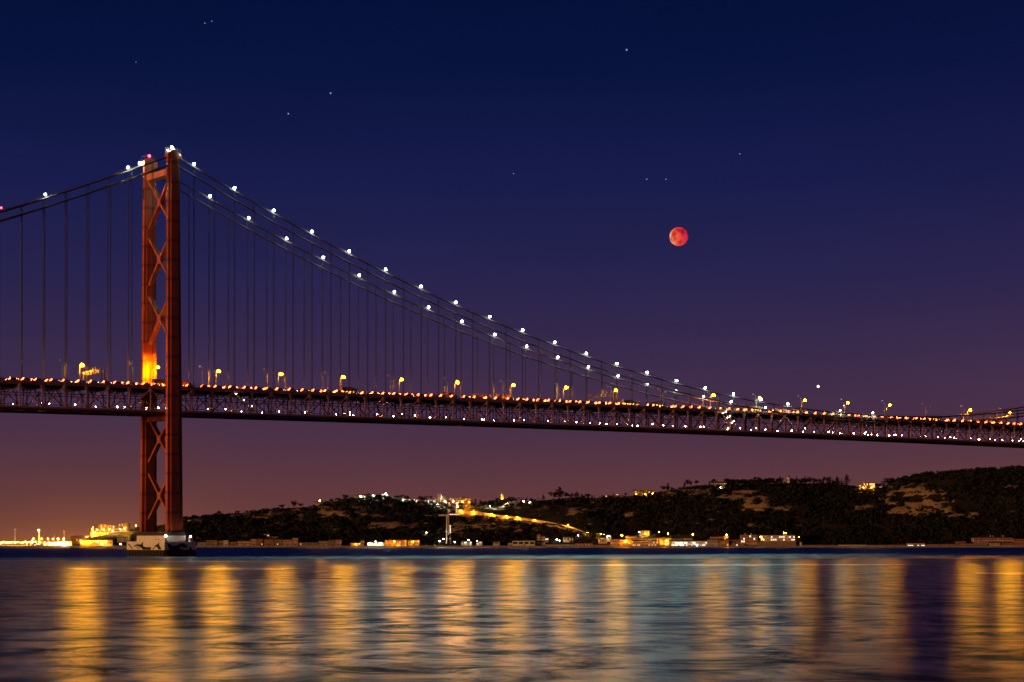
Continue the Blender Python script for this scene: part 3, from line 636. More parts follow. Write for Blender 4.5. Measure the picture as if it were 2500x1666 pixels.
for u0, u1, v0, v1, k in CLIFF:
    d = 1 - np.sqrt(((U - (u0 + u1) / 2) / ((u1 - u0) / 2)) ** 4 + ((V - (v0 + v1) / 2) / ((v1 - v0) / 2)) ** 4) ** .5
    rock = np.maximum(rock, np.clip((d + wob) * 2.2, 0, 1) * k * (GY < 2745) * (GY > 2545))
strata = np.sin(GZ * 1.9 + fbm(GX / 30, GZ / 10, 61) * 9) * .5
GY2 = GY - rock * (1.6 + strata * 1.1 + fbm(GX / 7, GZ / 4, 71) * 5)
nx, ny = len(xs), len(ys)
verts = np.stack([GX, GY2, GZ], -1).reshape(-1, 3)
idx = np.arange(nx * ny).reshape(ny, nx)
faces = np.stack([idx[:-1, :-1], idx[:-1, 1:], idx[1:, 1:], idx[1:, :-1]], -1).reshape(-1, 4)
def np_mesh(name, verts, faces, m):
    me = bpy.data.meshes.new(name); n = faces.shape[1]
    me.vertices.add(len(verts)); me.vertices.foreach_set('co', verts.astype(np.float32).ravel())
    me.loops.add(faces.size); me.loops.foreach_set('vertex_index', faces.astype(np.int32).ravel())
    me.polygons.add(len(faces)); me.polygons.foreach_set('loop_start', np.arange(0, faces.size, n, dtype=np.int32))
    me.polygons.foreach_set('loop_total', np.full(len(faces), n, dtype=np.int32)); me.update(calc_edges=True); me.validate()
    me.materials.append(m); return me
def hill_mat():
    m = bpy.data.materials.new('hillside_ground'); m.use_nodes = True; nt = m.node_tree; N = nt.nodes; L = nt.links; b = N['Principled BSDF']; b.inputs['Roughness'].default_value = .95
    at_ = N.new('ShaderNodeAttribute'); at_.attribute_name = 'rock'; tc = N.new('ShaderNodeTexCoord')
    def noise(sc, st, d=6):
        mp = N.new('ShaderNodeMapping'); mp.inputs['Scale'].default_value = st; L.new(tc.outputs['Object'], mp.inputs[0])
        n = N.new('ShaderNodeTexNoise'); n.inputs['Scale'].default_value = sc; n.inputs['Detail'].default_value = d; n.inputs['Roughness'].default_value = .7; L.new(mp.outputs[0], n.inputs[0]); return n.outputs[0]
    n1 = noise(.10, (1, 1, 2.6)); n2 = noise(.16, (1, 1, 3.0))
    a = N.new('ShaderNodeMath'); a.operation = 'ADD'; L.new(at_.outputs['Fac'], a.inputs[0])
    q = N.new('ShaderNodeMath'); q.operation = 'MULTIPLY_ADD'; L.new(n1, q.inputs[0]); q.inputs[1].default_value = 2.4; q.inputs[2].default_value = -1.2; L.new(q.outputs[0], a.inputs[1])
    mr = N.new('ShaderNodeMapRange'); mr.inputs[1].default_value = .38; mr.inputs[2].default_value = .62; L.new(a.outputs[0], mr.inputs[0])
    c1 = N.new('ShaderNodeMix'); c1.data_type = 'RGBA'; L.new(n2, c1.inputs[0]); c1.inputs[6].default_value = (.07, .042, .02, 1); c1.inputs[7].default_value = (.66, .44, .23, 1)
    c2 = N.new('ShaderNodeMix'); c2.data_type = 'RGBA'; L.new(n2, c2.inputs[0]); c2.inputs[6].default_value = (.005, .005, .003, 1); c2.inputs[7].default_value = (.016, .011, .006, 1)
    mx = N.new('ShaderNodeMix'); mx.data_type = 'RGBA'; L.new(mr.outputs[0], mx.inputs[0]); L.new(c2.outputs[2], mx.inputs[6]); L.new(c1.outputs[2], mx.inputs[7]); L.new(mx.outputs[2], b.inputs['Base Color'])
    bp = N.new('ShaderNodeBump'); bp.inputs['Strength'].default_value = .8; bp.inputs['Distance'].default_value = 1.5; L.new(n1, bp.inputs['Height']); L.new(bp.outputs[0], b.inputs['Normal'])
    return m
hme = np_mesh('hillside', verts, faces, hill_mat())
at_r = hme.attributes.new('rock', 'FLOAT', 'POINT'); at_r.data.foreach_set('value', rock.astype(np.float32).ravel())
structure(link('hillside', hme))
structure(link('quay', MB().box(-2600, 2600, 2503.0, 2524, -4, 2.1).mesh('quay', M['rock'])))

# ------------------------------------------------------------------ trees
def cards(n, centre, rad, size, rng, core=.45):
    """leaf clumps: many small tilted quads through a lumpy volume"""
    d = rng.normal(size=(n, 3)); d /= np.linalg.norm(d, axis=1)[:, None]; r = (core + (1 - core) * rng.random(n) ** .6)[:, None]
    p = np.array(centre) + d * r * np.array(rad)
    a = rng.normal(size=(n, 3)); a /= np.linalg.norm(a, axis=1)[:, None]; b = np.cross(a, rng.normal(size=(n, 3))); b /= np.linalg.norm(b, axis=1)[:, None]
    s = (size * rng.uniform(.6, 1.3, n))[:, None]
    return np.stack([p - a * s, p - b * s * .7, p + a * s, p + b * s * .7], 1)
def tree_protos():
    out = {}
    for kind in ('round', 'umbrella', 'cypress', 'conifer', 'ragged'):
        vs = []
        for q in range(3):
            rng = np.random.default_rng(hash_seed(kind) + q * 13)
            quads = []
            if kind == 'round':
                for j in range(8): quads.append(cards(46, (rng.uniform(-.28, .28), rng.uniform(-.28, .28), rng.uniform(.42, .82)), (.22, .22, .17), .055, rng))
                trunk = [(0, 0, -.1), (.02, 0, .35), (0, .02, .6)]
            elif kind == 'umbrella':
                for j in range(9): quads.append(cards(56, (rng.uniform(-.40, .40), rng.uniform(-.40, .40), rng.uniform(.52, .86)), (.24, .24, .14), .06, rng))
                trunk = [(0, 0, -.1), (.03, 0, .4), (0, .03, .78)]
            elif kind == 'cypress':
                for j in range(7): z = .15 + j * .125; quads.append(cards(40, (0, 0, z), (.13 * (1.1 - z * .8), .13 * (1.1 - z * .8), .12), .045, rng))
                trunk = [(0, 0, -.1), (0, 0, .3), (0, 0, .8)]
            elif kind == 'conifer':
                for j in range(8):
                    z = .2 + j * .105; w = .30 * (1.05 - z)
                    for _ in range(3): quads.append(cards(16, (rng.uniform(-w, w), rng.uniform(-w, w), z), (w * .7 + .03, w * .7 + .03, .05), .045, rng))
                trunk = [(0, 0, -.1), (0, 0, .5), (0, 0, .97)]
            else:
                for j in range(6): quads.append(cards(34, (rng.uniform(-.3, .3), rng.uniform(-.3, .3), rng.uniform(.45, .9)), (.17, .17, .12), .05, rng))
                trunk = [(0, 0, -.1), (.03, 0, .4), (.08, 0, .7)]
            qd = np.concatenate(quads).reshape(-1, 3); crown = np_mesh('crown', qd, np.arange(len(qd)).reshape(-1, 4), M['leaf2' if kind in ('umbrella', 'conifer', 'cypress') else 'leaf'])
            tb = MB().tube(trunk, [.045, .03, .015], 7).tube([trunk[1], (.14, .05, .6)], [.02, .01], 5).tube([trunk[1], (-.13, -.06, .62)], [.02, .01], 5).mesh('trunk', M['bark'])
            vs.append((crown, tb))
        out[kind] = vs
    return out
def hash_seed(s): return sum(ord(c) * (i + 3) for i, c in enumerate(s))
TP = tree_protos(); tcount = [0]
def tree(u, vtop, vbase, kind, label, Y=None, group='trees along the ridge', wide=1.0):
    """a tree whose foot and top show at these rows, standing on the ground at distance Y"""
    Y = Y or Y_RG + 2; x = (u - CU) / F_PX * Y; h = max(2.0, (vbase - vtop) / F_PX * Y); z = G(x, Y)
    ztop = CAM_H + (VH - vtop) / F_PX * Y; h = max(h, min(ztop - z, h * 1.6)); z = ztop - h
    crown, tb = TP[kind][tcount[0] % 3]; tcount[0] += 1
    t = thing('tree', label, 'tree', (x, Y, z), random.uniform(0, 6.28), group); t.scale = (h * wide, h * wide, h)
    link('crown', crown, t); link('trunk', tb, t)
RG = random.Random(12)
KN = {'round': 'round-crowned', 'umbrella': 'flat-topped pine', 'cypress': 'narrow cypress', 'conifer': 'pointed conifer', 'ragged': 'ragged'}
T_ONE = [  # (u, top, base, kind, width, label)
    (533, 1246, 1258, 'round', 1.5, 'low round tree on the bare end of the ridge nearest the tower'), (582, 1245, 1255, 'round', 1.0, 'small round tree second from the tower on the bare ridge'), (718, 1222, 1242, 'round', 1.1, 'tall round tree on the ridge, in a clump before the orange lamp'),
    (688, 1230, 1243, 'round', 1.5, 'broad low tree in the clump before the orange lamp'), (734, 1226, 1241, 'round', 1.0, 'shorter round tree behind the clump before the orange lamp'), (769, 1223, 1237, 'ragged', 1.1, 'ragged tree against the orange hilltop lamp'),
    (842, 1208, 1222, 'umbrella', 1.0, 'flat-topped pine beside the long floodlit wall on the hill'), (1031, 1207, 1230, 'round', 1.1, 'dark round tree between the lit wall and the church'), (1048, 1210, 1232, 'ragged', 1.0, 'thin tree beside the church towers'),
    (1366, 1189, 1216, 'conifer', 1.6, 'tall dark tree rising highest on the middle ridge'), (1352, 1196, 1216, 'round', 1.2, 'dark tree leaning on the tallest one of the middle ridge'), (1326, 1208, 1222, 'conifer', 1.2, 'small pointed tree beside the whip antennas'), (1408, 1200, 1216, 'conifer', 1.2, 'small pointed tree past the tallest one on the middle ridge'),
    (1434, 1203, 1217, 'round', 1.2, 'round tree beside the low flat-roofed hill building'), (1528, 1203, 1213, 'round', 1.0, 'small bush between the flat-roofed building and the yellow-lit one'), (1451, 1208, 1217, 'cypress', 1.2, 'tiny cypress at the end of the low flat-roofed hill building'),
    (1622, 1183, 1202, 'round', 1.2, 'dark clump behind the yellow-lit hill building'), (1631, 1180, 1200, 'cypress', 1.6, 'pair-topped dark tree over the clump behind the yellow-lit building'), (1641, 1188, 1200, 'round', 1.2, 'low dark tree at the end of the clump behind the yellow-lit building'),
    (1671, 1178, 1187, 'cypress', 2.0, 'smallest of the lone trees on the bare hilltop'), (1679, 1170, 1187, 'round', .9, 'tallest of the lone trees on the bare hilltop'), (1686, 1174, 1187, 'round', .9, 'slanting tree touching the tallest on the bare hilltop'), (1700, 1170, 1186, 'round', .8, 'lone round tree standing apart on the bare hilltop'),
    (1742, 1169, 1186, 'round', 1.1, 'dark tree just before the white gabled hill house'), (1732, 1174, 1186, 'conifer', 1.2, 'small pointed tree before the white gabled hill house'),
    (2020, 1160, 1182, 'round', 1.0, 'round tree standing above the others past the water tower'), (2067, 1159, 1186, 'conifer', 1.4, 'star-shaped conifer at the end of the ridge before the lit villa'), (2044, 1163, 1184, 'conifer', 1.2, 'pointed conifer second before the lit villa'),
    (2144, 1177, 1194, 'round', 1.1, 'round tree against the end wall of the lit villa'), (2158, 1174, 1190, 'ragged', 1.1, 'ragged tree just past the lit villa'), (1966, 1162, 1182, 'cypress', 1.0, 'thin cypress past the water tower'), (1905, 1164, 1182, 'conifer', 1.2, 'pointed conifer just before the water tower')]
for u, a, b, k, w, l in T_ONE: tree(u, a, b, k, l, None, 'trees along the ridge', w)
def row(u0, u1, step, top0, top1, hmin, hmax, kinds, where, Y=None):
    u = u0
    while u < u1:
        f = (u - u0) / (u1 - u0); k = RG.choice(kinds); v = top0 + (top1 - top0) * f + RG.uniform(-2.5, 3.5); h = RG.uniform(hmin, hmax)
        tree(u, v, v + h, k, '%s tree %s' % (KN[k] if k != 'umbrella' else 'flat-topped dark', where), Y and Y + RG.uniform(-6, 6), where, RG.uniform(.95, 1.35)); u += step * RG.uniform(.7, 1.3)
row(780, 845, 9, 1222, 1212, 10, 15, ['round', 'ragged'], 'on the ridge past the orange hilltop lamp')
row(888, 1000, 9, 1207, 1207, 12, 18, ['round', 'round', 'umbrella'], 'on the ridge above the row of lit walls')
row(1152, 1208, 9, 1219, 1222, 15, 20, ['round', 'round', 'conifer'], 'in the grove beside the lit palace', 2690)
row(1208, 1256, 8, 1220, 1211, 16, 22, ['round', 'round', 'umbrella'], 'in the grove under the small domed tower', 2690)
row(1262, 1318, 9, 1216, 1215, 10, 16, ['round', 'ragged'], 'on the ridge by the white-lit houses')
row(1372, 1446, 8, 1202, 1207, 10, 16, ['round', 'conifer', 'ragged'], 'on the ridge past the tallest tree')
row(1775, 1905, 8, 1169, 1165, 18, 26, ['umbrella', 'umbrella', 'round'], 'in the pine wood past the white gabled house')
row(1930, 2064, 8, 1165, 1170, 16, 24, ['round', 'conifer', 'cypress', 'round'], 'on the ridge past the water tower')
row(2150, 2192, 8, 1180, 1164, 12, 18, ['round', 'ragged'], 'on the rise past the lit villa')
row(2180, 2262, 9, 1164, 1154, 20, 28, ['umbrella', 'umbrella', 'round'], 'in the broad pine crowns over the ochre cliff')
row(2255, 2410, 9, 1152, 1138, 22, 30, ['umbrella', 'round'], 'in the dense pines on the highest hill')
row(2405, 2520, 9, 1140, 1134, 20, 26, ['umbrella', 'umbrella', 'conifer', 'round'], 'in the pines at the picture edge')
row(300, 345, 8, 1287, 1286, 10, 14, ['round', 'conifer'], 'on the headland behind the bridge tower')

# scrub and woodland that covers the slope as one mass
def woodland():
    rng = np.random.default_rng(33); n = 15000
    Y = 2545 + 190 * rng.random(n) ** 1.15; X = (rng.uniform(440, 2620, n) - CU) / F_PX * Y
    Z = ground(X, Y); u = X / Y * F_PX + CU; v = VH - (Z - CAM_H) / Y * F_PX
    i = np.clip(np.searchsorted(xs, X), 0, nx - 1); j = np.clip(np.searchsorted(ys, Y), 0, ny - 1); rk = rock[j, i]
    dens = fbm(X / 25, Y / 16, 81)
    keep = ((rk < .25) | (rng.random(n) < .22)) & (Y < 2696) & (dens > -.16) & ~((u > 1100) & (u < 1420) & (v > 1240) & (v < 1262 + np.maximum(0, (u - 1180)) * .17)) 
    X, Y, Z = X[keep], Y[keep], Z[keep]; m = len(X); k = 10
    r = rng.uniform(1.6, 4.2, m)
    d = rng.normal(size=(m, k, 3)); d /= np.linalg.norm(d, axis=2)[..., None]; d[..., 2] = np.abs(d[..., 2]) * .9
    c = np.stack([X, Y, Z + r * .1], -1)[:, None, :] + d * r[:, None, None] * np.array([1, .8, .9])
    a = rng.normal(size=(m, k, 3)); a /= np.linalg.norm(a, axis=2)[..., None]; b = np.cross(a, rng.normal(size=(m, k, 3))); b /= np.linalg.norm(b, axis=2)[..., None]
    s = (r[:, None] * rng.uniform(.3, .55, (m, k)))[..., None]
    q = np.stack([c - a * s, c - b * s * .8, c + a * s, c + b * s * .8], 2).reshape(-1, 3)
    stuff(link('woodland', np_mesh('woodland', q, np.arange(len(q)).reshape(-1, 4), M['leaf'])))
woodland()

# ------------------------------------------------------------------ buildings of the far bank
YQ = 2529.0
WIN = {}
def win_mesh(w, h, m):
    k = (round(w, 1), round(h, 1), m)
    if k not in WIN: WIN[k] = MB().box(-w / 2, w / 2, -.10, .04, 0, h).mesh('window', M[m])
    return WIN[k]
BR = random.Random(21)
def building(u0, u1, v0, v1, label, wall='umber', roof='gable', rh=4, rows=1, cols=4, lit=0.0, litm='litwin', Y=YQ, depth=9, cat='building', name='house', rm='tile', win=(1.1, 1.5), chim=0, sink=2.5):
    c = at((u0 + u1) / 2, v1, Y); k = Y / F_PX; W = (u1 - u0) * k; H = (v1 - v0) * k; R = rh * k
    t = thing(name, label, cat, c)
    x = W / 2
    part('wall', MB().box(-x, x, 0, depth, -sink, H), M[wall], t)
    e = .45
    if roof == 'gable':
        rf = MB().add([(-x - e, -e, H), (x + e, -e, H), (x + e, depth + e, H), (-x - e, depth + e, H), (-x - e, depth / 2, H + R), (x + e, depth / 2, H + R)], [(0, 1, 5, 4), (2, 3, 4, 5), (1, 2, 5), (3, 0, 4), (0, 3, 2, 1)])
    elif roof == 'hip':
        i = min(x * .7, depth / 2)
        rf = MB().add([(-x - e, -e, H), (x + e, -e, H), (x + e, depth + e, H), (-x - e, depth + e, H), (-x + i, depth / 2, H + R), (x - i, depth / 2, H + R)], [(0, 1, 5, 4), (2, 3, 4, 5), (1, 2, 5), (3, 0, 4), (0, 3, 2, 1)])
    elif roof == 'front':                              # gable towards the river
        rf = MB().add([(-x - e, -e, H), (x + e, -e, H), (x + e, depth + e, H), (-x - e, depth + e, H), (0, -e, H + R), (0, depth + e, H + R)], [(0, 4, 5, 3), (1, 2, 5, 4), (0, 1, 4), (2, 3, 5), (0, 3, 2, 1)])
    else:
        rf = MB().box(-x - .2, x + .2, -.2, depth + .2, H, H + max(.5, R))
    rf = part('roof', rf, M[rm], t)
    for q in range(chim):
        cx = BR.uniform(-x * .8, x * .8); part('chimney', MB().box(cx - .5, cx + .5, depth * .45, depth * .45 + .9, H + R * .5, H + R + 1.6), M['pale'], rf)
    for r in range(rows):
        z = H * (r + .28) / rows if rows > 1 else H * .35
        h = min(win[1], H / rows * .62)
        for q in range(cols):
            if BR.random() < .06: continue
            l = BR.random() < lit
            link('window', win_mesh(win[0], h, litm if l else 'glass'), t, (-x + W * (q + .5) / cols, 0, z))
    if cols and rows: part('door', MB().box(-.6 + x * .1, .6 + x * .1, -.13, .03, 0, min(2.2, H * .6)), M['dark'], t)
    return t
def hl(u, v): return hit(u, v).y
B = building
# dark quay row beside the bridge pier
rowd = [(482, 502, 1325, 'grey', 'flat', 1), (503, 531, 1320, 'umber', 'flat', 1), (534, 544, 1321, 'umber', 'gable', 2), (545, 557, 1320, 'pale', 'gable', 2), (560, 578, 1324, 'umber', 'flat', 1), (580, 611, 1322, 'pink', 'gable', 3),
        (612, 626, 1317.5, 'pink', 'front', 3), (627, 641, 1317, 'brick', 'flat', 1), (644, 668, 1318, 'brick', 'gable', 3), (669, 690, 1318.5, 'umber', 'gable', 3), (691, 713, 1319, 'pink', 'gable', 3), (714, 727, 1315, 'pink', 'flat', 2),
        (729, 776, 1325.5, 'umber', 'flat', 1), (778, 800, 1322, 'grey', 'gable', 2), (801, 817, 1320, 'umber', 'gable', 3), (818, 832, 1319, 'pink', 'flat', 1)]
LOOK = ['low grey shed', 'long flat-roofed brown shed', 'little brown gabled house', 'pale gabled house', 'low brown flat store', 'long pink gabled store', 'pink house with its gable to the river', 'square brick block with two lit windows',
        'brick gabled warehouse', 'brown gabled warehouse', 'pinkish gabled warehouse', 'tall narrow pink block', 'long low brown quay wall building', 'grey gabled shed', 'brown gabled house', 'flat-roofed pink house']
for i, (u0, u1, v0, w, rf, rh) in enumerate(rowd):
    B(u0, u1, v0, 1332.3, '%s, %s of the dim row from the pier' % (LOOK[i], ORD[i]), w, rf, rh, 2 if v0 < 1321 else 1, max(3, int((u1 - u0) / 3.2)), .25 if i == 7 else .03, win=(.9, 1.2))
B(592, 612, 1308, 1314, 'small grey house alone on the dark slope above the dim quay row', 'grey', 'gable', 2, 1, 3, 0, Y=hl(602, 1314))
B(639, 658, 1305, 1312, 'grey house with a broken wall on the slope, higher than its neighbour', 'grey', 'flat', 1, 1, 3, .1, Y=hl(648, 1312))
B(654, 678, 1311, 1315, 'long low wall house on the slope over the brick warehouse', 'umber', 'flat', 1, 1, 4, 0, Y=hl(666, 1315))
for i, (u, v) in enumerate(((450, 1273), (453, 1279), (463, 1274), (484, 1278))):
    B(u - 5 - 3 * (i == 3), u + 5 + 3 * (i == 3), v - 4, v, ['small pale house at the ridge foot behind the near tower leg', 'pale house lowest of those just past the near tower leg', 'greyish house third from the near tower leg on the slope', 'long pale house on the slope, farthest of the cluster past the tower'][i], 'pale', 'gable', 2, 1, 2, 0, Y=hl(u, v))
# lit boathouse group
B(857, 884, 1327.5, 1333, 'low ochre quay wall building glowing orange beside the boathouse', 'ochre', 'flat', .6, 1, 5, 0)
B(880, 888, 1321, 1331, 'narrow ochre gable end lit beside the white boathouse', 'ochre', 'front', 3, 1, 2, 0, Y=YQ + 6)
B(897, 938, 1325.5, 1331.5, 'long white boathouse front glaring under floodlights', 'white', 'flat', .5, 1, 9, .5, 'litwhite')
B(940, 964, 1320.5, 1333, 'brown two-storey house between the boathouse and the first orange quay lamp', 'brick', 'flat', 1, 2, 5, 0)
B(966, 991, 1319.5, 1331, 'pink-brown apartment block between the two orange quay lamps', 'pink', 'flat', 1.2, 3, 6, .05)
B(996, 1023, 1320, 1332, 'ochre wall house glowing behind the second orange quay lamp', 'ochre', 'gable', 2, 1, 4, 0, Y=YQ + 5)
B(990, 1003, 1312, 1316, 'small grey hut on the slope above the pink-brown block', 'grey', 'flat', 1, 1, 2, 0, Y=hl(997, 1316))
# below the lift
B(1126, 1151, 1323.5, 1328, 'low cream garden pavilion lit under the lift', 'cream', 'flat', .6, 1, 7, .6, 'litwhite', Y=YQ + 4)
B(1163, 1177, 1323.5, 1328, 'small dim garden pavilion past the lit one', 'pale', 'flat', .6, 1, 4, .1, Y=YQ + 4)
B(1204, 1220, 1323.5, 1328, 'grey kiosk on the lawn before the white warehouse', 'grey', 'flat', .6, 1, 4, .0, Y=YQ + 4)
B(1240, 1250, 1327, 1335, 'small pale shed touching the white warehouse', 'pale', 'front', 3, 1, 2, 0)
B(1251, 1306, 1321, 1333, 'long white warehouse with boarded panels at the water', 'pale', 'flat', 1, 1, 4, 0, win=(5.2, 2.8))
B(1311.5, 1319.5, 1306, 1324, 'tall roofless ruined tower with window holes beside the white warehouse', 'cream', 'flat', .4, 3, 2, 0, depth=4, Y=YQ + 7, name='ruined_tower')
B(1321, 1331, 1311, 1326, 'half-ruined cream house leaning on the ruined tower', 'cream', 'front', 4, 2, 2, 0, Y=YQ + 8)
B(1331, 1339, 1315, 1320, 'small white-walled house past the ruined tower', 'pale', 'flat', .6, 1, 2, .5, 'litwhite', Y=YQ + 10)
B(1375, 1399, 1313.5, 1319.5, 'white house front with three arches among dark trees', 'pale', 'flat', .6, 1, 3, 0, win=(2.0, 1.9), Y=YQ + 12)
B(1332, 1402, 1330, 1333.5, 'long low grey quay wall between the ruin and the pink wall', 'grey', 'flat', .4, 0, 0, 0, depth=2, name='quay_wall', cat='wall')
B(1404, 1447, 1328, 1334, 'dull pink wall along the water below the cypress dark', 'pink', 'flat', .4, 1, 5, 0, depth=3, name='quay_wall', cat='wall')
B(1449, 1490, 1331, 1335, 'dark brown wall between the pink wall and the terracotta house', 'umber', 'flat', .4, 0, 0, 0, depth=2, name='quay_wall', cat='wall')
B(1461, 1482, 1316.5, 1323, 'small cream house with a hipped roof under a lit yellow tree', 'cream', 'hip', 3, 2, 5, .1, Y=YQ + 9)
B(1481, 1492, 1308, 1318, 'green-lit little wall house beside the brightest sodium lamp', 'pale', 'flat', .6, 1, 1, 0, win=(3, 2.5), Y=YQ + 11)
# village
B(1491, 1528, 1318, 1334, 'long terracotta house with arched windows beside the low sodium lamp', 'pink', 'hip', 2, 2, 8, .05)
B(1529, 1542, 1322, 1333.5, 'yellow-lit house end touching the terracotta house', 'ochre', 'flat', .8, 2, 3, .2)
B(1529, 1554, 1311, 1320, 'ochre upper house behind the low sodium lamp', 'ochre', 'gable', 3, 1, 7, 0, Y=YQ + 11)
B(1544, 1606, 1322, 1334.5, 'long two-storey house under a dark roof facing the water, lit windows', 'pink', 'gable', 4, 2, 16, .3, win=(1.0, 1.4), rm='slate')
B(1556, 1602, 1314, 1318, 'rear range with a bright lit cornice behind the long two-storey house', 'cream', 'gable', 7, 1, 10, 0, Y=YQ + 14, rm='slate')
B(1604, 1638, 1314, 1334, 'yellow house with a small pediment glowing behind its sodium lamp', 'ochre', 'front', 3, 2, 5, .15, Y=YQ + 1)
B(1614, 1630, 1327, 1335, 'small yellow-lit porch at the water before the pediment house', 'cream', 'flat', .6, 1, 2, .5, Y=YQ - 3, depth=4)
B(1639, 1690, 1314.5, 1319, 'long rear roof with a lit eave past the pediment house', 'cream', 'gable', 7, 1, 10, 0, Y=YQ + 14, rm='slate')
B(1639, 1726, 1322.5, 1335, 'long white-lit waterfront range with the blue-white floodlight', 'pale', 'gable', 3.5, 2, 22, .42, 'litwhite', rm='slate')
B(1727, 1753, 1319, 1335, 'dark gabled stone house with one bright window past the white-lit range', 'grey', 'front', 5, 2, 5, .08, Y=YQ - 1)
B(1736, 1778, 1312.5, 1320, 'dim pink house set back behind the dark gabled one', 'pink', 'gable', 3, 1, 8, .2, Y=YQ + 12)
B(1754, 1779, 1321, 1334, 'orange-lit house below the last sodium lamp of the village', 'ochre', 'flat', 1, 2, 5, .1)
B(1780, 1809, 1319, 1327, 'dim brown house between the orange-lit one and the white block', 'umber', 'flat', 1, 1, 8, 0, Y=YQ + 4)
B(1786, 1818, 1329, 1334.5, 'low shed with a bright eave at the water before the white block', 'grey', 'flat', .5, 1, 6, .3, 'litwhite', depth=5, Y=YQ - 3)
B(1809, 1849, 1307, 1326, 'three-storey brown block with white-lit windows in its middle', 'pink', 'flat', 1.2, 3, 8, .35, 'litwhite', win=(1.2, 1.9), chim=2)
B(1857, 1941, 1308, 1321.5, 'long white two-storey inn with a lit balcony floor', 'pale', 'gable', 2.5, 2, 17, .5, 'litwhite', rm='slate', Y=YQ + 8, depth=12)
B(1850, 1944, 1323, 1330, 'rough stone terrace wall under the long white inn', 'umber', 'flat', .5, 0, 0, 0, Y=YQ + 1, depth=4, name='terrace_wall', cat='wall')
B(1563, 1585, 1296.5, 1305.5, 'ochre house on the slope with a lamp at its wall, above the village roofs', 'ochre', 'flat', 1, 1, 4, .25, Y=YQ + 22)
# darker stretch of quay
B(1953, 1957, 1325, 1334, 'slim white gate pillar at the start of the long dark sea wall', 'pale', 'flat', .5, 0, 0, 0, depth=2, name='gate_pillar', cat='pillar')
for i, (u0, u1, v0) in enumerate(((1958, 2040, 1331.5), (2046, 2118, 1331), (2121, 2162, 1331.5), (2166, 2215, 1331))):
    B(u0, u1, v0, 1334.5, 'low grey sea wall, %s stretch from the slim white gate pillar' % ORD[i], ['umber', 'pale', 'grey', 'umber'][i], 'flat', .4, 0, 0, 0, depth=2, name='sea_wall', cat='wall')
B(2216, 2258, 1327, 1337, 'long grey shed with a row of white windows near the picture edge', 'grey', 'flat', .6, 1, 9, .8, 'litwhite', win=(1.8, 1.1))
B(2213, 2218, 1316, 1322, 'small white lookout hut on the dark slope over the grey shed', 'pale', 'flat', .5, 1, 1, 0, Y=hl(2216, 1322))
B(2263, 2336, 1329.5, 1337, 'long ochre-brown quay wall past the grey shed', 'brick', 'flat', .5, 1, 6, 0, depth=4, name='quay_wall', cat='wall')
B(2337, 2358, 1323, 1336, 'brick house with a flat roof and two poles on the quay', 'brick', 'flat', .8, 2, 6, 0)
B(2359, 2412, 1328, 1337, 'low brown arcaded house under the terracotta mansion', 'umber', 'flat', .6, 1, 12, 0)
B(2377, 2474, 1314, 1327.5, 'broad three-storey terracotta mansion above the quay', 'pink', 'hip', 3.5, 2, 22, .0, Y=YQ + 9, depth=12, chim=4, win=(1.3, 2.0))
B(2417, 2442, 1326.5, 1338, 'brown house with white corner under the terracotta mansion', 'cream', 'gable', 3, 2, 5, 0, Y=YQ - 1)
B(2447, 2474, 1327, 1338, 'pink house with two rows of windows at the foot of the mansion', 'pink', 'gable', 3, 2, 7, 0, Y=YQ - 1, win=(1.3, 1.7))
B(2476, 2512, 1317, 1338, 'tall brick warehouse cut by the picture edge', 'brick', 'flat', 1, 3, 6, 0, Y=YQ)
# hilltop
def ridge_b(*a, **k): k.setdefault('Y', Y_RG - 12); k.setdefault('sink', 7); return B(*a, **k)
ridge_b(858, 905, 1210.5, 1215.5, 'long white floodlit wall building on the hilltop with a star-bright lamp', 'white', 'gable', 2, 1, 14, 0)
ridge_b(907, 916, 1209, 1215, 'small white gabled house lit beside the long hilltop wall', 'white', 'front', 3, 1, 2, .5, 'litwhite')
ridge_b(930, 948, 1208, 1214, 'low cream hilltop house by the brighter of two floodlights', 'cream', 'flat', .6, 1, 4, 0)
ridge_b(972, 996, 1219, 1225, 'row of lit white walls on the hill, longer part', 'white', 'flat', .5, 1, 8, .35, 'litwhite')
ridge_b(998, 1020, 1219.5, 1224, 'row of lit white walls on the hill, shorter part under the trees', 'white', 'flat', .5, 1, 7, .35, 'litwhite')
ridge_b(1008, 1034, 1231, 1236, 'dim ochre terrace house below the row of lit walls', 'umber', 'flat', .6, 1, 6, 0, Y=hl(1020, 1236))
ridge_b(1038, 1046, 1222, 1227, 'small glowing cream house beside the thin tree', 'cream', 'gable', 2, 1, 3, .6, 'litwhite')
ridge_b(1054, 1064, 1222.5, 1227, 'small white-lit house nearest the church', 'cream', 'flat', .6, 1, 3, .5, 'litwhite')
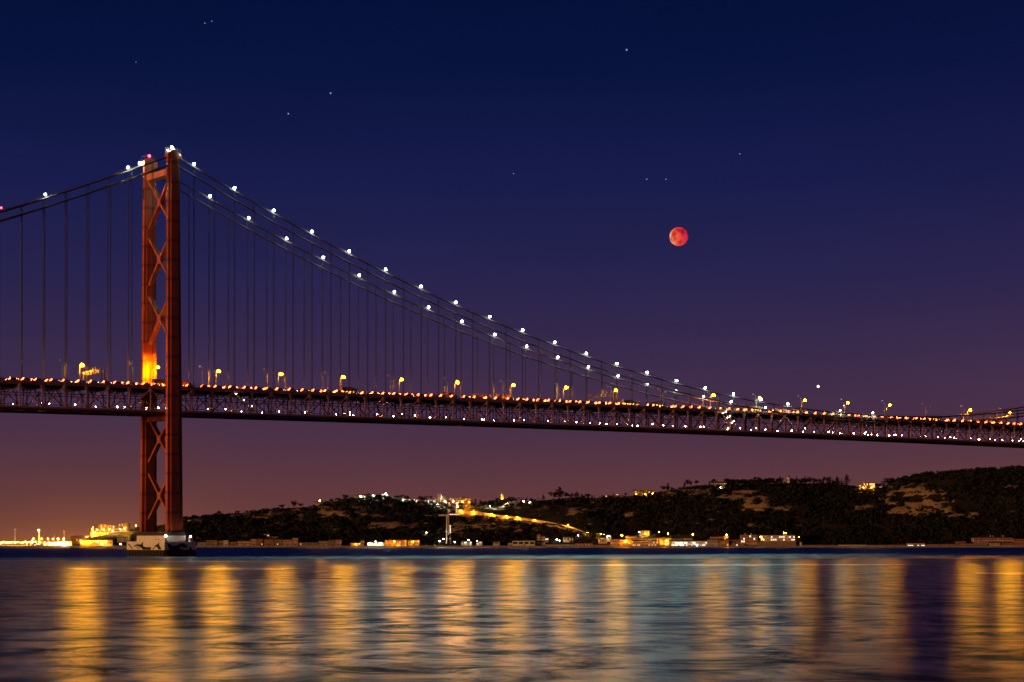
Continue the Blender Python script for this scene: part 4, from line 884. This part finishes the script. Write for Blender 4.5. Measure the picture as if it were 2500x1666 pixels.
def church():
    Y = Y_RG - 16; k = Y / F_PX; t = thing('church', 'pale lit church with a pair of bell towers on the hill', 'church', at(1080, 1228, Y))
    H = lambda v: (1228 - v) * k
    X = lambda u: (u - 1080) * k
    part('nave', MB().box(X(1077), X(1090), 0, 16, -5, H(1218)).prism([(X(1076.5), H(1218)), (X(1090.5), H(1218)), (X(1084), H(1212))], 'y', 0, 16), M['cream'], t)
    for u in (1070.2, 1075.6):
        tw = part('bell_tower', MB().box(X(u) - 1.15, X(u) + 1.15, -.6, 2.6, -5, H(1209)), M['pale'], t)
        part('spire', MB().prism([(X(u) - 1.2, H(1209)), (X(u) + 1.2, H(1209)), (X(u) + .7, H(1207.5)), (X(u), H(1203.5)), (X(u) - .7, H(1207.5))], 'y', .2, 1.8), M['pale'], tw)
        part('bell_opening', MB().box(X(u) - .4, X(u) + .4, -.7, -.55, H(1214), H(1210.5)), M['dark'], tw)
    part('door', MB().box(X(1083), X(1085), -.12, .05, H(1226), H(1221)), M['dark'], t)
    part('window', MB().box(X(1083.4), X(1084.6), -.12, .05, H(1217.5), H(1215.5)), M['glass'], t)
church()
ridge_b(1077, 1101, 1227, 1235.5, 'dark brick house with lit windows under the church', 'brick', 'gable', 1.5, 2, 8, .25, Y=Y_RG - 24)
ridge_b(1101, 1112, 1229, 1236, 'rounded dim brick annexe between the brick house and the white slab', 'brick', 'flat', .6, 1, 4, .05, Y=Y_RG - 24)
ridge_b(1113.5, 1119, 1226, 1240, 'narrow glaring white slab standing before the palace', 'white', 'flat', .4, 0, 0, 0, Y=Y_RG - 30, depth=3, name='white_slab', cat='monument')
ridge_b(1092, 1100, 1220, 1228, 'sloping cream wing joined to the church side of the palace', 'cream', 'flat', .4, 1, 3, 0)
ridge_b(1100, 1121, 1217, 1228, 'long floodlit palace front, two rows of windows', 'cream', 'flat', .6, 2, 9, .1, win=(1.0, 1.4))
ridge_b(1121, 1139, 1216.5, 1228, 'yellower floodlit palace block under a dark roof', 'ochre', 'hip', 3, 2, 5, .1)
ridge_b(1139, 1150, 1219, 1227, 'end pavilion of the palace beside the grove', 'ochre', 'hip', 2, 1, 3, 0)
ridge_b(1119, 1139, 1233.5, 1236.5, 'long lit terrace wall under the palace', 'cream', 'flat', .4, 0, 0, 0, Y=Y_RG - 26, depth=2, name='terrace_wall', cat='wall')
def dome():
    Y = Y_RG + 30; k = Y / F_PX; t = thing('domed_tower', 'small yellow domed tower rising from the dark grove', 'tower', at(1226, 1226, Y))
    part('drum', MB().prism([(math.cos(a) * 2.4, math.sin(a) * 2.4) for a in np.arange(8) * math.pi / 4 + .39], 'z', -4, 17 * k), M['ochre'], t)
    part('cornice', MB().prism([(math.cos(a) * 2.7, math.sin(a) * 2.7) for a in np.arange(8) * math.pi / 4 + .39], 'z', 17 * k, 17.8 * k), M['cream'], t)
    part('dome', MB().tube([(0, 0, 17.8 * k), (0, 0, 19 * k), (0, 0, 20 * k), (0, 0, 21 * k), (0, 0, 22.5 * k)], [1.3, 1.25, .8, .4, .1], 10), M['white'], t)
    for a in (-1.6, 0, 1.6): part('window', MB().box(a * .6 - .3, a * .6 + .3, -2.45, -2.2, 13 * k, 15.5 * k), M['litwin'], t)
dome()
ridge_b(1230, 1246, 1229, 1233, 'cream lit wall house under the rounded tree', 'cream', 'flat', .5, 1, 5, .4, Y=Y_RG - 20)
ridge_b(1247, 1258, 1228, 1233, 'small glaring white house at the end of the grove', 'white', 'gable', 2, 1, 3, .4, 'litwhite', Y=Y_RG - 20)
ridge_b(1260, 1267, 1228, 1231.5, 'second glaring white house, smaller, past the grove', 'white', 'flat', .5, 1, 2, .4, 'litwhite', Y=Y_RG - 20)
ridge_b(1272, 1284, 1225, 1229, 'pale flat house by the green-lit trees', 'pale', 'flat', .5, 1, 3, .1, Y=Y_RG - 18)
ridge_b(1290, 1298, 1225, 1229, 'bright white kiosk past the green-lit trees', 'white', 'front', 2, 1, 1, .5, 'litwhite', Y=Y_RG - 18)
ridge_b(1468, 1525, 1210, 1215, 'long low flat-roofed hill building, dim', 'umber', 'flat', .6, 1, 12, .04)
ridge_b(1496, 1510, 1207, 1210.5, 'roof pavilion with faint lights on the long low hill building', 'umber', 'flat', .5, 1, 4, .4, Y=Y_RG - 8)
ridge_b(1547, 1572, 1199, 1209, 'yellow floodlit farmhouse with a gabled end on the hill', 'ochre', 'gable', 2.5, 2, 7, .1)
ridge_b(1570, 1580, 1196, 1208, 'taller middle block of the yellow floodlit hill houses', 'ochre', 'flat', .6, 2, 3, .2)
ridge_b(1580, 1600, 1199, 1206, 'stepped far end of the yellow floodlit hill houses', 'ochre', 'gable', 2, 1, 6, .1)
ridge_b(1745, 1774, 1180, 1188, 'white gabled hill house by the start of the pine wood', 'pale', 'gable', 4, 1, 6, 0)
def water_tower():
    Y = Y_RG; k = Y / F_PX; t = thing('water_tower', 'squat pale water tower with a cap above the ridge trees', 'tower', at(1926, 1178, Y))
    part('shaft', MB().tube([(0, 0, -4), (0, 0, 8.5 * k)], [2.4, 2.2], 12), M['pale'], t)
    part('tank', MB().tube([(0, 0, 8.5 * k), (0, 0, 9.5 * k), (0, 0, 12.5 * k)], [2.2, 2.9, 2.9], 12), M['pale'], t)
    part('cap', MB().tube([(0, 0, 12.5 * k), (0, 0, 14 * k), (0, 0, 17 * k)], [3.1, 1.2, .15], 12), M['slate'], t)
water_tower()
ridge_b(2105, 2136, 1180, 1192, 'golden floodlit villa with two open storeys on the ridge', 'ochre', 'flat', 1.5, 2, 9, .45, win=(1.4, 2.0), Y=Y_RG - 20, rm='slate')
ridge_b(2097, 2103, 1185, 1192, 'small white side house of the golden villa', 'white', 'flat', .5, 1, 2, .3, 'litwhite', Y=Y_RG - 20)
ridge_b(2147, 2153, 1189, 1192, 'tiny yellow-lit hut past the golden villa', 'ochre', 'flat', .5, 1, 2, .9, Y=Y_RG - 20)
# headland town behind the tower
B(223, 240, 1284, 1304, 'dark apartment block with white-lit windows highest on the headland edge', 'umber', 'flat', 1, 3, 6, .45, 'litwhite', Y=Y_RG - 30, sink=7)
B(243, 259, 1281, 1300, 'orange-lit block second on the headland', 'ochre', 'flat', 1, 3, 5, .25, Y=Y_RG - 28, sink=7)
B(262, 289, 1283, 1299, 'long orange block in the middle of the headland town', 'ochre', 'flat', 1, 2, 8, .3, Y=Y_RG - 26, sink=7)
B(290, 314, 1279, 1297, 'yellow-lit block closest to the bridge tower on the headland', 'ochre', 'flat', 1, 3, 7, .35, Y=Y_RG - 24, sink=7)
B(222, 262, 1300, 1309, 'bright yellow terrace wall under the headland blocks', 'cream', 'flat', .5, 1, 8, .2, Y=Y_RG - 40, sink=7)
B(286, 318, 1309, 1317, 'dim pale long house under the headland, close to the tower', 'grey', 'flat', .6, 1, 7, 0, Y=2580, sink=6)
B(172, 198, 1310, 1322, 'dark-roofed brown warehouse between harbour and headland', 'umber', 'flat', 2, 2, 6, .1, Y=2560, sink=4)
B(196, 272, 1320, 1331, 'long brown quay building with four glowing lamps', 'ochre', 'flat', .6, 1, 14, .0, Y=YQ + 4)
B(112, 140, 1324, 1332.5, 'bright harbour pavilion under the big orange lamps', 'cream', 'flat', .6, 1, 9, .8, 'litwhite')
B(142, 172, 1322.5, 1332.5, 'brightest harbour hall beside the thin mast', 'white', 'flat', .6, 1, 10, .9, 'litwhite')
B(65, 86, 1329, 1334.5, 'low yellow-lit harbour shed at the water', 'cream', 'flat', .5, 1, 6, .6, Y=YQ - 4, depth=5)
B(88, 110, 1326, 1332, 'small lit harbour shed beside the tall light mast', 'cream', 'flat', .5, 1, 6, .7, 'litwhite')

# ------------------------------------------------------------------ cliff road, its wall and the lift
CR = [(1112, 1256.5), (1131, 1258), (1152, 1260.5), (1172, 1262), (1193, 1265), (1213, 1268), (1233, 1269.5), (1254, 1271), (1274, 1273.3), (1300, 1276.5), (1326, 1280), (1353, 1285), (1376, 1290), (1396, 1294), (1417, 1301), (1432, 1307)]
yy = np.array([hl(u, v) for u, v in CR]); yy = np.polyval(np.polyfit(np.arange(len(CR)), yy, 2), np.arange(len(CR))) - 5.0
rp_ = [at(u, v, y) for (u, v), y in zip(CR, yy)]
def ribbon(sec):                                      # sec: (dy, dz) outline swept along the road
    vs = []; fs = []
    for i, p in enumerate(rp_):
        for dy, dz in sec(i / (len(rp_) - 1)) if callable(sec) else sec: vs.append((p.x, p.y + dy, p.z + dz))
    n = len(vs) // len(rp_)
    for i in range(len(rp_) - 1):
        for k in range(n): fs.append((i * n + k, (i + 1) * n + k, (i + 1) * n + (k + 1) % n, i * n + (k + 1) % n))
    fs += [tuple(range(n)), tuple(range(len(vs) - n, len(vs)))[::-1]]
    return MB().add(vs, fs)
structure(link('road', ribbon([(.5, -.5), (7.0, -.5), (7.0, 0), (.5, 0)]).mesh('road', M['asphalt'])))
wl_ = thing('retaining_wall', 'long ochre retaining wall climbing behind the lamps of the cliff road', 'wall')
part('wall', ribbon(lambda t: [(7.02, -4), (8.5, -4), (8.5, 6.6 - 3.6 * t), (7.02, 6.6 - 3.6 * t)]), M['ochre'], wl_)
part('coping', ribbon(lambda t: [(6.85, 6.62 - 3.6 * t), (8.7, 6.62 - 3.6 * t), (8.7, 6.95 - 3.6 * t), (6.85, 6.95 - 3.6 * t)]), M['cream'], wl_)
pw = thing('parapet', 'stone parapet on the outer edge of the cliff road', 'wall')
part('wall', ribbon([(0, -7), (.48, -7), (.48, .75), (0, .75)]), M['rock'], pw)
def lift():
    Y = 2538.0; k = Y / F_PX; X = lambda u: (u - 1093) * k; Z = lambda v: (1325 - v) * k
    t = thing('cliff_lift', 'slim white lift tower with a cross-arm platform in front of the cliff', 'lift tower', at(1093, 1325, Y))
    part('column', MB().tube([(X(1089.6), 0, -1), (X(1090.2), 0, Z(1315)), (X(1090.8), 0, Z(1259))], [.75, .55, .55], 10), M['white'], t)
    part('shaft', MB().box(X(1093.2), X(1096.4), -.9, .9, Z(1306), Z(1250)), M['pink'], t)
    part('machine_room', MB().box(X(1093.5), X(1099), -1.3, 1.3, Z(1250), Z(1244)), M['pale'], t)
    part('platform', MB().box(X(1071), X(1093), -1.3, 1.3, Z(1260), Z(1256.6)), M['cream'], t)
    part('walkway', MB().box(X(1096.5), X(1126), -.8, .8, Z(1258), Z(1256.6)).box(X(1096.5), X(1126), -.85, -.75, Z(1256.6), Z(1254.6)), M['cream'], t)
    for q in range(7): part('cabin_light', MB().box(X(1098), X(1100.3), -.7, -.4, Z(1300 - q * 2.8), Z(1301.4 - q * 2.8)), M['litwhite'], t)
    part('stair_tower', MB().box(X(1097.4), X(1101), -.38, .6, -1, Z(1279)), M['dark'], t)
    for q in range(6): part('walkway_light', MB().box(X(1100 + q * 4.2), X(1101.4 + q * 4.2), -1.05, -.86, Z(1257.2), Z(1255.6)), M['litwhite'], t)
lift()

# ------------------------------------------------------------------ lamps of the far bank
def bank_lamp(u, v, label, mt='bank', r=.45, Y=None, group=None, hmin=2.2, hood=True, hmax=9):
    Y = Y or YQ - 2; p = at(u, v, Y); z0 = G(p.x, Y); h = min(max(hmin, p.z - z0), hmax)
    t = thing('quay_lamp', label, 'lamp', (p.x, Y, p.z - h), 0, group)
    part('pole', MB().tube([(0, 0, 0), (0, 0, h - r)], [.14, .09], 6), M['dark'], t)
    part('lens', MB().ball((0, 0, h), r, 10, 6), M[mt], t)
    lamp(t, (0, -r - .32, h - .1), {'bank': C_BANK, 'bankw': C_BANKW, 'bankb': C_BANKB}[mt], E_BANK * (1 if mt == 'bank' else .7) * r * r / .09, .3)
    if hood: part('lamp_cap', MB().tube([(0, 0, h + r * .75), (0, 0, h + r * 1.15)], [r * 1.25, r * .5], 8), M['dark'], t)
CLL = ['brightest, where the wall curves at the top', 'second from the top', 'third from the top', 'fourth from the top', 'fifth from the top', 'sixth from the top', 'lowest, alone on the bend']
for (u, v), l in zip(((1124, 1248.5), (1155.4, 1250), (1199.3, 1255.3), (1235.5, 1259.4), (1263, 1263.5), (1305, 1269.5), (1386.6, 1281.6)), CLL):
    q = np.interp(u, [c[0] for c in CR], yy) + 4.6; zr = np.interp(u, [c[0] for c in CR], [p.z for p in rp_])
    p = at(u, v, q); t = thing('road_lamp', 'sodium lamp of the cliff road, ' + l, 'street lamp', (p.x, q, zr), 0, 'lamps of the cliff road')
    hh = p.z - zr; r = .42
    part('pole', MB().tube([(0, 0, 0), (0, 0, hh - r)], [.14, .09], 6), M['dark'], t); part('lens', MB().ball((0, 0, hh), r, 10, 6), M['bank'], t); lamp(t, (0, 0, hh - r - .32), C_BANK, E_BANK * r * r / .09, .3)
    part('lamp_cap', MB().tube([(0, 0, hh + r * .75), (0, 0, hh + r * 1.15)], [r * 1.25, r * .5], 8), M['dark'], t)
for a in ((1518, 1307.5, 'brightest sodium lamp of the village, at the end of the terracotta house', 'bank', .7, YQ + 8), (1528.5, 1321.5, 'low sodium lamp at the water before the terracotta house', 'bank', .55, YQ - 3), (1627, 1321, 'sodium lamp before the pediment house', 'bank', .55, YQ - 5),
          (1575.5, 1303.5, 'sodium lamp at the wall of the ochre slope house', 'bank', .5, YQ + 17), (1631, 1303.5, 'sodium lamp over the middle of the long village roofs', 'bank', .55, YQ + 20), (1692, 1304.3, 'sodium lamp over the end of the long village roofs', 'bank', .6, YQ + 20),
          (1774.5, 1306, 'sodium lamp above the orange-lit house', 'bank', .6, YQ + 14), (1560.5, 1299, 'white lamp beside the ochre slope house', 'bankw', .4, YQ + 18), (1609, 1299, 'small white lamp on the slope over the pediment house', 'bankw', .3, YQ + 22), (1663, 1330, 'blue-white floodlight on the long white-lit range', 'bankb', .7, YQ - 4),
          (1702, 1332, 'small violet-blue lamp at the water by the long white-lit range', 'bankb', .4, YQ - 4), (962.5, 1322, 'first orange quay lamp beside the brown two-storey house', 'bank', .55, YQ - 4), (1007.5, 1323.5, 'second orange quay lamp farther along from the boathouse', 'bank', .5, YQ - 2),
          (917, 1322, 'white floodlight over the boathouse roof', 'bankw', .35, YQ - 4), (904, 1326, 'low floodlight before one end of the boathouse', 'bankw', .4, YQ - 5), (930, 1326, 'low floodlight before the other end of the boathouse', 'bankw', .4, YQ - 5), (868, 1329, 'orange lamp low over the ochre quay wall building', 'bank', .3, YQ - 4),
          (1041.5, 1301, 'lone white lamp in the dark slope beside the lift', 'bankw', .45, hl(1041, 1304) - 2), (1083, 1316.5, 'white lamp by the foot of the lift', 'bankw', .35, YQ + 3), (1074, 1321, 'yellow garden floodlight among the bushes by the lift', 'bankw', .5, YQ + 2), (1144, 1319, 'lamp on the lawn by the lit garden pavilion', 'bankw', .4, YQ + 1),
          (1110, 1324, 'low lawn lamp just past the lift foot', 'bankw', .35, YQ), (1166, 1321, 'lamp on the lawn by the dim garden pavilion', 'bankw', .3, YQ + 1), (1359.5, 1318, 'white lamp in the dark trees before the arched house', 'bankw', .45, YQ + 6), (1366, 1320, 'smaller white lamp just past the one in the dark trees', 'bankw', .3, YQ + 6),
          (1412, 1308, 'white lamp over the dark trees past the arched house', 'bankw', .35, YQ + 10), (1434, 1299.5, 'lamp lighting the golden tree at the foot of the cliff road', 'bank', .5, YQ + 14), (1466, 1304.5, 'lamp in the yellow tree above the hip-roofed house', 'bank', .5, YQ + 10), (1475, 1306, 'white lamp beside the yellow tree', 'bankw', .35, YQ + 9),
          (1486, 1309, 'greenish lamp at the little wall house', 'bankw', .4, YQ + 8), (1857, 1311, 'yellow lamp between the three-storey block and the inn', 'bank', .4, YQ + 5), (1951, 1310.5, 'yellow lamp in the tree past the inn', 'bank', .45, YQ + 8), (1914, 1301.5, 'amber lamp on the slope over the inn roof', 'bank', .35, YQ + 20), (1917.5, 1301.5, 'amber lamp second on the slope over the inn roof', 'bank', .35, YQ + 20)):
    bank_lamp(a[0], a[1], a[2], a[3], a[4], a[5], 'lamps on the far bank')
for a in ((781, 1223, 'orange lamp alone on the hilltop ridge', 'bank', .75, Y_RG - 6), (881, 1212.5, 'star-bright white floodlight at the long hilltop wall', 'bankw', .7, Y_RG - 18), (942, 1206.5, 'brighter white floodlight, highest on the lit hilltop', 'bankw', .8, Y_RG - 16), (912, 1211, 'small white lamp by the gabled hilltop house', 'bankw', .35, Y_RG - 18),
          (984, 1221, 'lamp before the longer row of lit walls', 'bankw', .4, Y_RG - 18), (1009, 1221.5, 'lamp before the shorter row of lit walls', 'bankw', .4, Y_RG - 18), (1046, 1225, 'lamp by the glowing house near the church', 'bankw', .4, Y_RG - 18), (1068, 1231, 'white lamp in the dark under the church', 'bankw', .35, Y_RG - 30), (1086, 1224.5, 'lamp lighting the church front', 'bankw', .4, Y_RG - 26),
          (1107, 1225, 'floodlight before the palace front', 'bankw', .45, Y_RG - 26), (1129, 1226, 'floodlight before the yellower palace block', 'bank', .45, Y_RG - 25), (1145, 1226, 'floodlight before the palace end pavilion', 'bank', .35, Y_RG - 25), (1116, 1238.5, 'floodlight at the foot of the white slab', 'bankw', .4, Y_RG - 37), (1196.5, 1236.5, 'white lamp on the dark slope under the grove', 'bankw', .35, Y_RG - 36),
          (1238, 1230, 'yellow lamp under the rounded tree', 'bankw', .4, Y_RG - 27), (1252, 1231, 'lamp before the glaring white house', 'bankw', .4, Y_RG - 27), (1278, 1224.5, 'lamp in the green-lit trees', 'bankw', .4, Y_RG - 24), (1294, 1227, 'lamp before the bright white kiosk', 'bankw', .35, Y_RG - 25), (1226, 1217, 'lamp hidden at the foot of the domed tower', 'bank', .4, Y_RG + 26),
          (1553, 1207, 'lamp at the gabled end of the yellow floodlit farmhouse', 'bank', .4, Y_RG - 20), (1575, 1206.5, 'lamp before the taller yellow block', 'bank', .4, Y_RG - 20), (1593, 1205, 'lamp before the stepped yellow end', 'bank', .35, Y_RG - 20), (1759, 1190, 'white lamp under the white gabled hill house', 'bankw', .35, Y_RG - 22), (2108, 1190.5, 'lamp at the corner of the golden villa', 'bank', .45, Y_RG - 27), (2128, 1190.5, 'lamp under the terrace of the golden villa', 'bank', .4, Y_RG - 27)):
    bank_lamp(a[0], a[1], a[2], a[3], a[4], a[5], 'lamps on the hill', hood=False)
for i, u in enumerate((81.5, 101.5, 117, 129, 142, 155.5)):
    bank_lamp(u, 1316.3, 'tall orange harbour lamp, %s of the six in a row' % ORD[i], 'bank', .62 if i > 3 else .5, YQ + 8, 'tall harbour lamps', hood=False)
for i, u in enumerate((200.5, 221, 238.5, 258.5)):
    bank_lamp(u, 1324 - (i > 1), 'orange lamp before the long brown quay building, %s towards the headland' % ORD[i], 'bank', .6, YQ - 3, 'lamps of the brown quay building', hood=False)
for i, u in enumerate((120, 126, 133, 138, 146, 152, 158, 164, 169)):
    bank_lamp(u, 1326 + (i % 3), 'small glaring lamp at the harbour water front', 'bankw' if i % 2 else 'bank', .42, YQ - 3, 'small lamps of the harbour front', hood=False)
for i, u in enumerate((1, 5, 9, 14, 19, 23, 28, 33, 37, 43, 52, 56, 62, 66, 71, 76, 80, 87, 93, 98, 104, 109)):
    bank_lamp(u, 1326.5 - (i * 7 % 5) * .9, 'tiny lamp in the far harbour row', 'bankw' if i % 4 == 0 else 'bank', .34, YQ + 12, 'tiny lamps of the harbour row', hood=False)
bank_lamp(78, 1321, 'violet-blue harbour sign lamp beside the first tall lamp', 'bankb', .45, YQ + 4, None, hood=False)
bank_lamp(248.5, 1328, 'bluish white lamp at the water between the brown building lamps', 'bankw', .4, YQ - 4, None, hood=False); bank_lamp(294, 1328.5, 'lone white lamp at the dark water edge before the pier', 'bankw', .42, YQ - 4, None, hood=False)
for u, v, l, mt, r in ((229, 1300, 'yellow lamp under the dark headland block', 'bank', .7), (225, 1293, 'warm lamp at the corner of the dark headland block', 'bank', .45), (253, 1294, 'yellow lamp before the second headland block', 'bank', .7), (267, 1293, 'yellow lamp between two headland blocks', 'bank', .5), (275, 1297, 'white lamp under the long headland block', 'bankw', .35),
                       (304, 1291, 'yellow lamp before the headland block closest to the tower', 'bank', .6), (293, 1292, 'white lamp at the foot of the last headland block', 'bankw', .35), (332, 1284, 'orange lamp right beside the far tower leg', 'bank', .5), (212, 1311, 'yellow lamp on the road down from the headland', 'bank', .5)):
    bank_lamp(u, v, l, mt, r, Y_RG - 42, 'lamps of the headland town', hood=False, hmax=7)
def mast(u, v0, v1, label, lampm, r0, r1, Y):
    p = at(u, v1, Y); h = (v1 - v0) / F_PX * Y; t = thing('light_mast', label, 'mast', p)
    part('pole', MB().tube([(0, 0, -1), (0, 0, h)], [r0, r1], 8), M['pale' if lampm else 'galv'], t)
    part('lamp_ring', MB().tube([(0, 0, h), (0, 0, h + .5)], [r1 + .9, r1 + 1.1], 10), M['pale'], t)
    if lampm: part('lens', MB().ball((0, 0, h + 1.2), .6, 10, 6), M[lampm], t)
mast(36.5, 1293, 1327, 'tall thin unlit harbour mast nearest the picture edge', None, .55, .3, YQ + 30)
mast(95, 1297, 1327, 'thick pale harbour light mast with a lit top', 'bankw', .8, .6, YQ + 6)
mast(133, 1300, 1327, 'faint thin mast between the harbour lamps', None, .3, .2, YQ + 20)
mast(156, 1298.5, 1327, 'thin pale mast over the brightest harbour hall', None, .45, .35, YQ + 8)
for u, v0, l in ((1336, 1207, 'first whip antenna'), (1342, 1209, 'second whip antenna')): mast(u, v0, 1224, l + ' on the middle ridge beside the pointed tree', None, .16, .1, Y_RG)

# trees lit by lamps on the bank
for u, a, b, k, w, l in ((1072, 1311, 1327, 'ragged', 1.2, 'yellow-lit bush tree by the garden floodlight'), (1080, 1316, 1327, 'round', 1.2, 'low lit bush at the foot of the lift'), (1436, 1293, 1308, 'ragged', 1.3, 'golden lamp-lit tree at the foot of the cliff road'), (1466, 1301, 1316, 'ragged', 1.2, 'yellow lamp-lit tree above the hip-roofed house'),
                         (1952, 1306, 1322, 'round', 1.3, 'yellow-lit tree at the end of the inn'), (1858, 1304, 1322, 'cypress', 1.6, 'yellow-lit cypress between block and inn'), (912, 1317, 1329, 'round', 1.2, 'greenish tree behind the boathouse'), (932, 1316, 1329, 'round', 1.2, 'second greenish tree behind the boathouse'), (924, 1313, 1328, 'ragged', 1.0, 'taller dim tree between the two behind the boathouse'),
                         (1415, 1306, 1330, 'round', 1.3, 'big dark tree over the pink wall'), (1430, 1309, 1330, 'round', 1.2, 'dark tree second over the pink wall'), (1399, 1315, 1331, 'round', 1.3, 'dark bushy tree below the arched house'), (1345, 1314, 1330, 'round', 1.2, 'dark tree past the ruined tower'), (1360, 1316, 1330, 'ragged', 1.2, 'dark tree second past the ruined tower'), (1445, 1316, 1332, 'round', 1.2, 'dark tree before the hip-roofed house')):
    tree(u, a, b, k, l, YQ + 9 + (u % 5), 'trees on the quay', w)
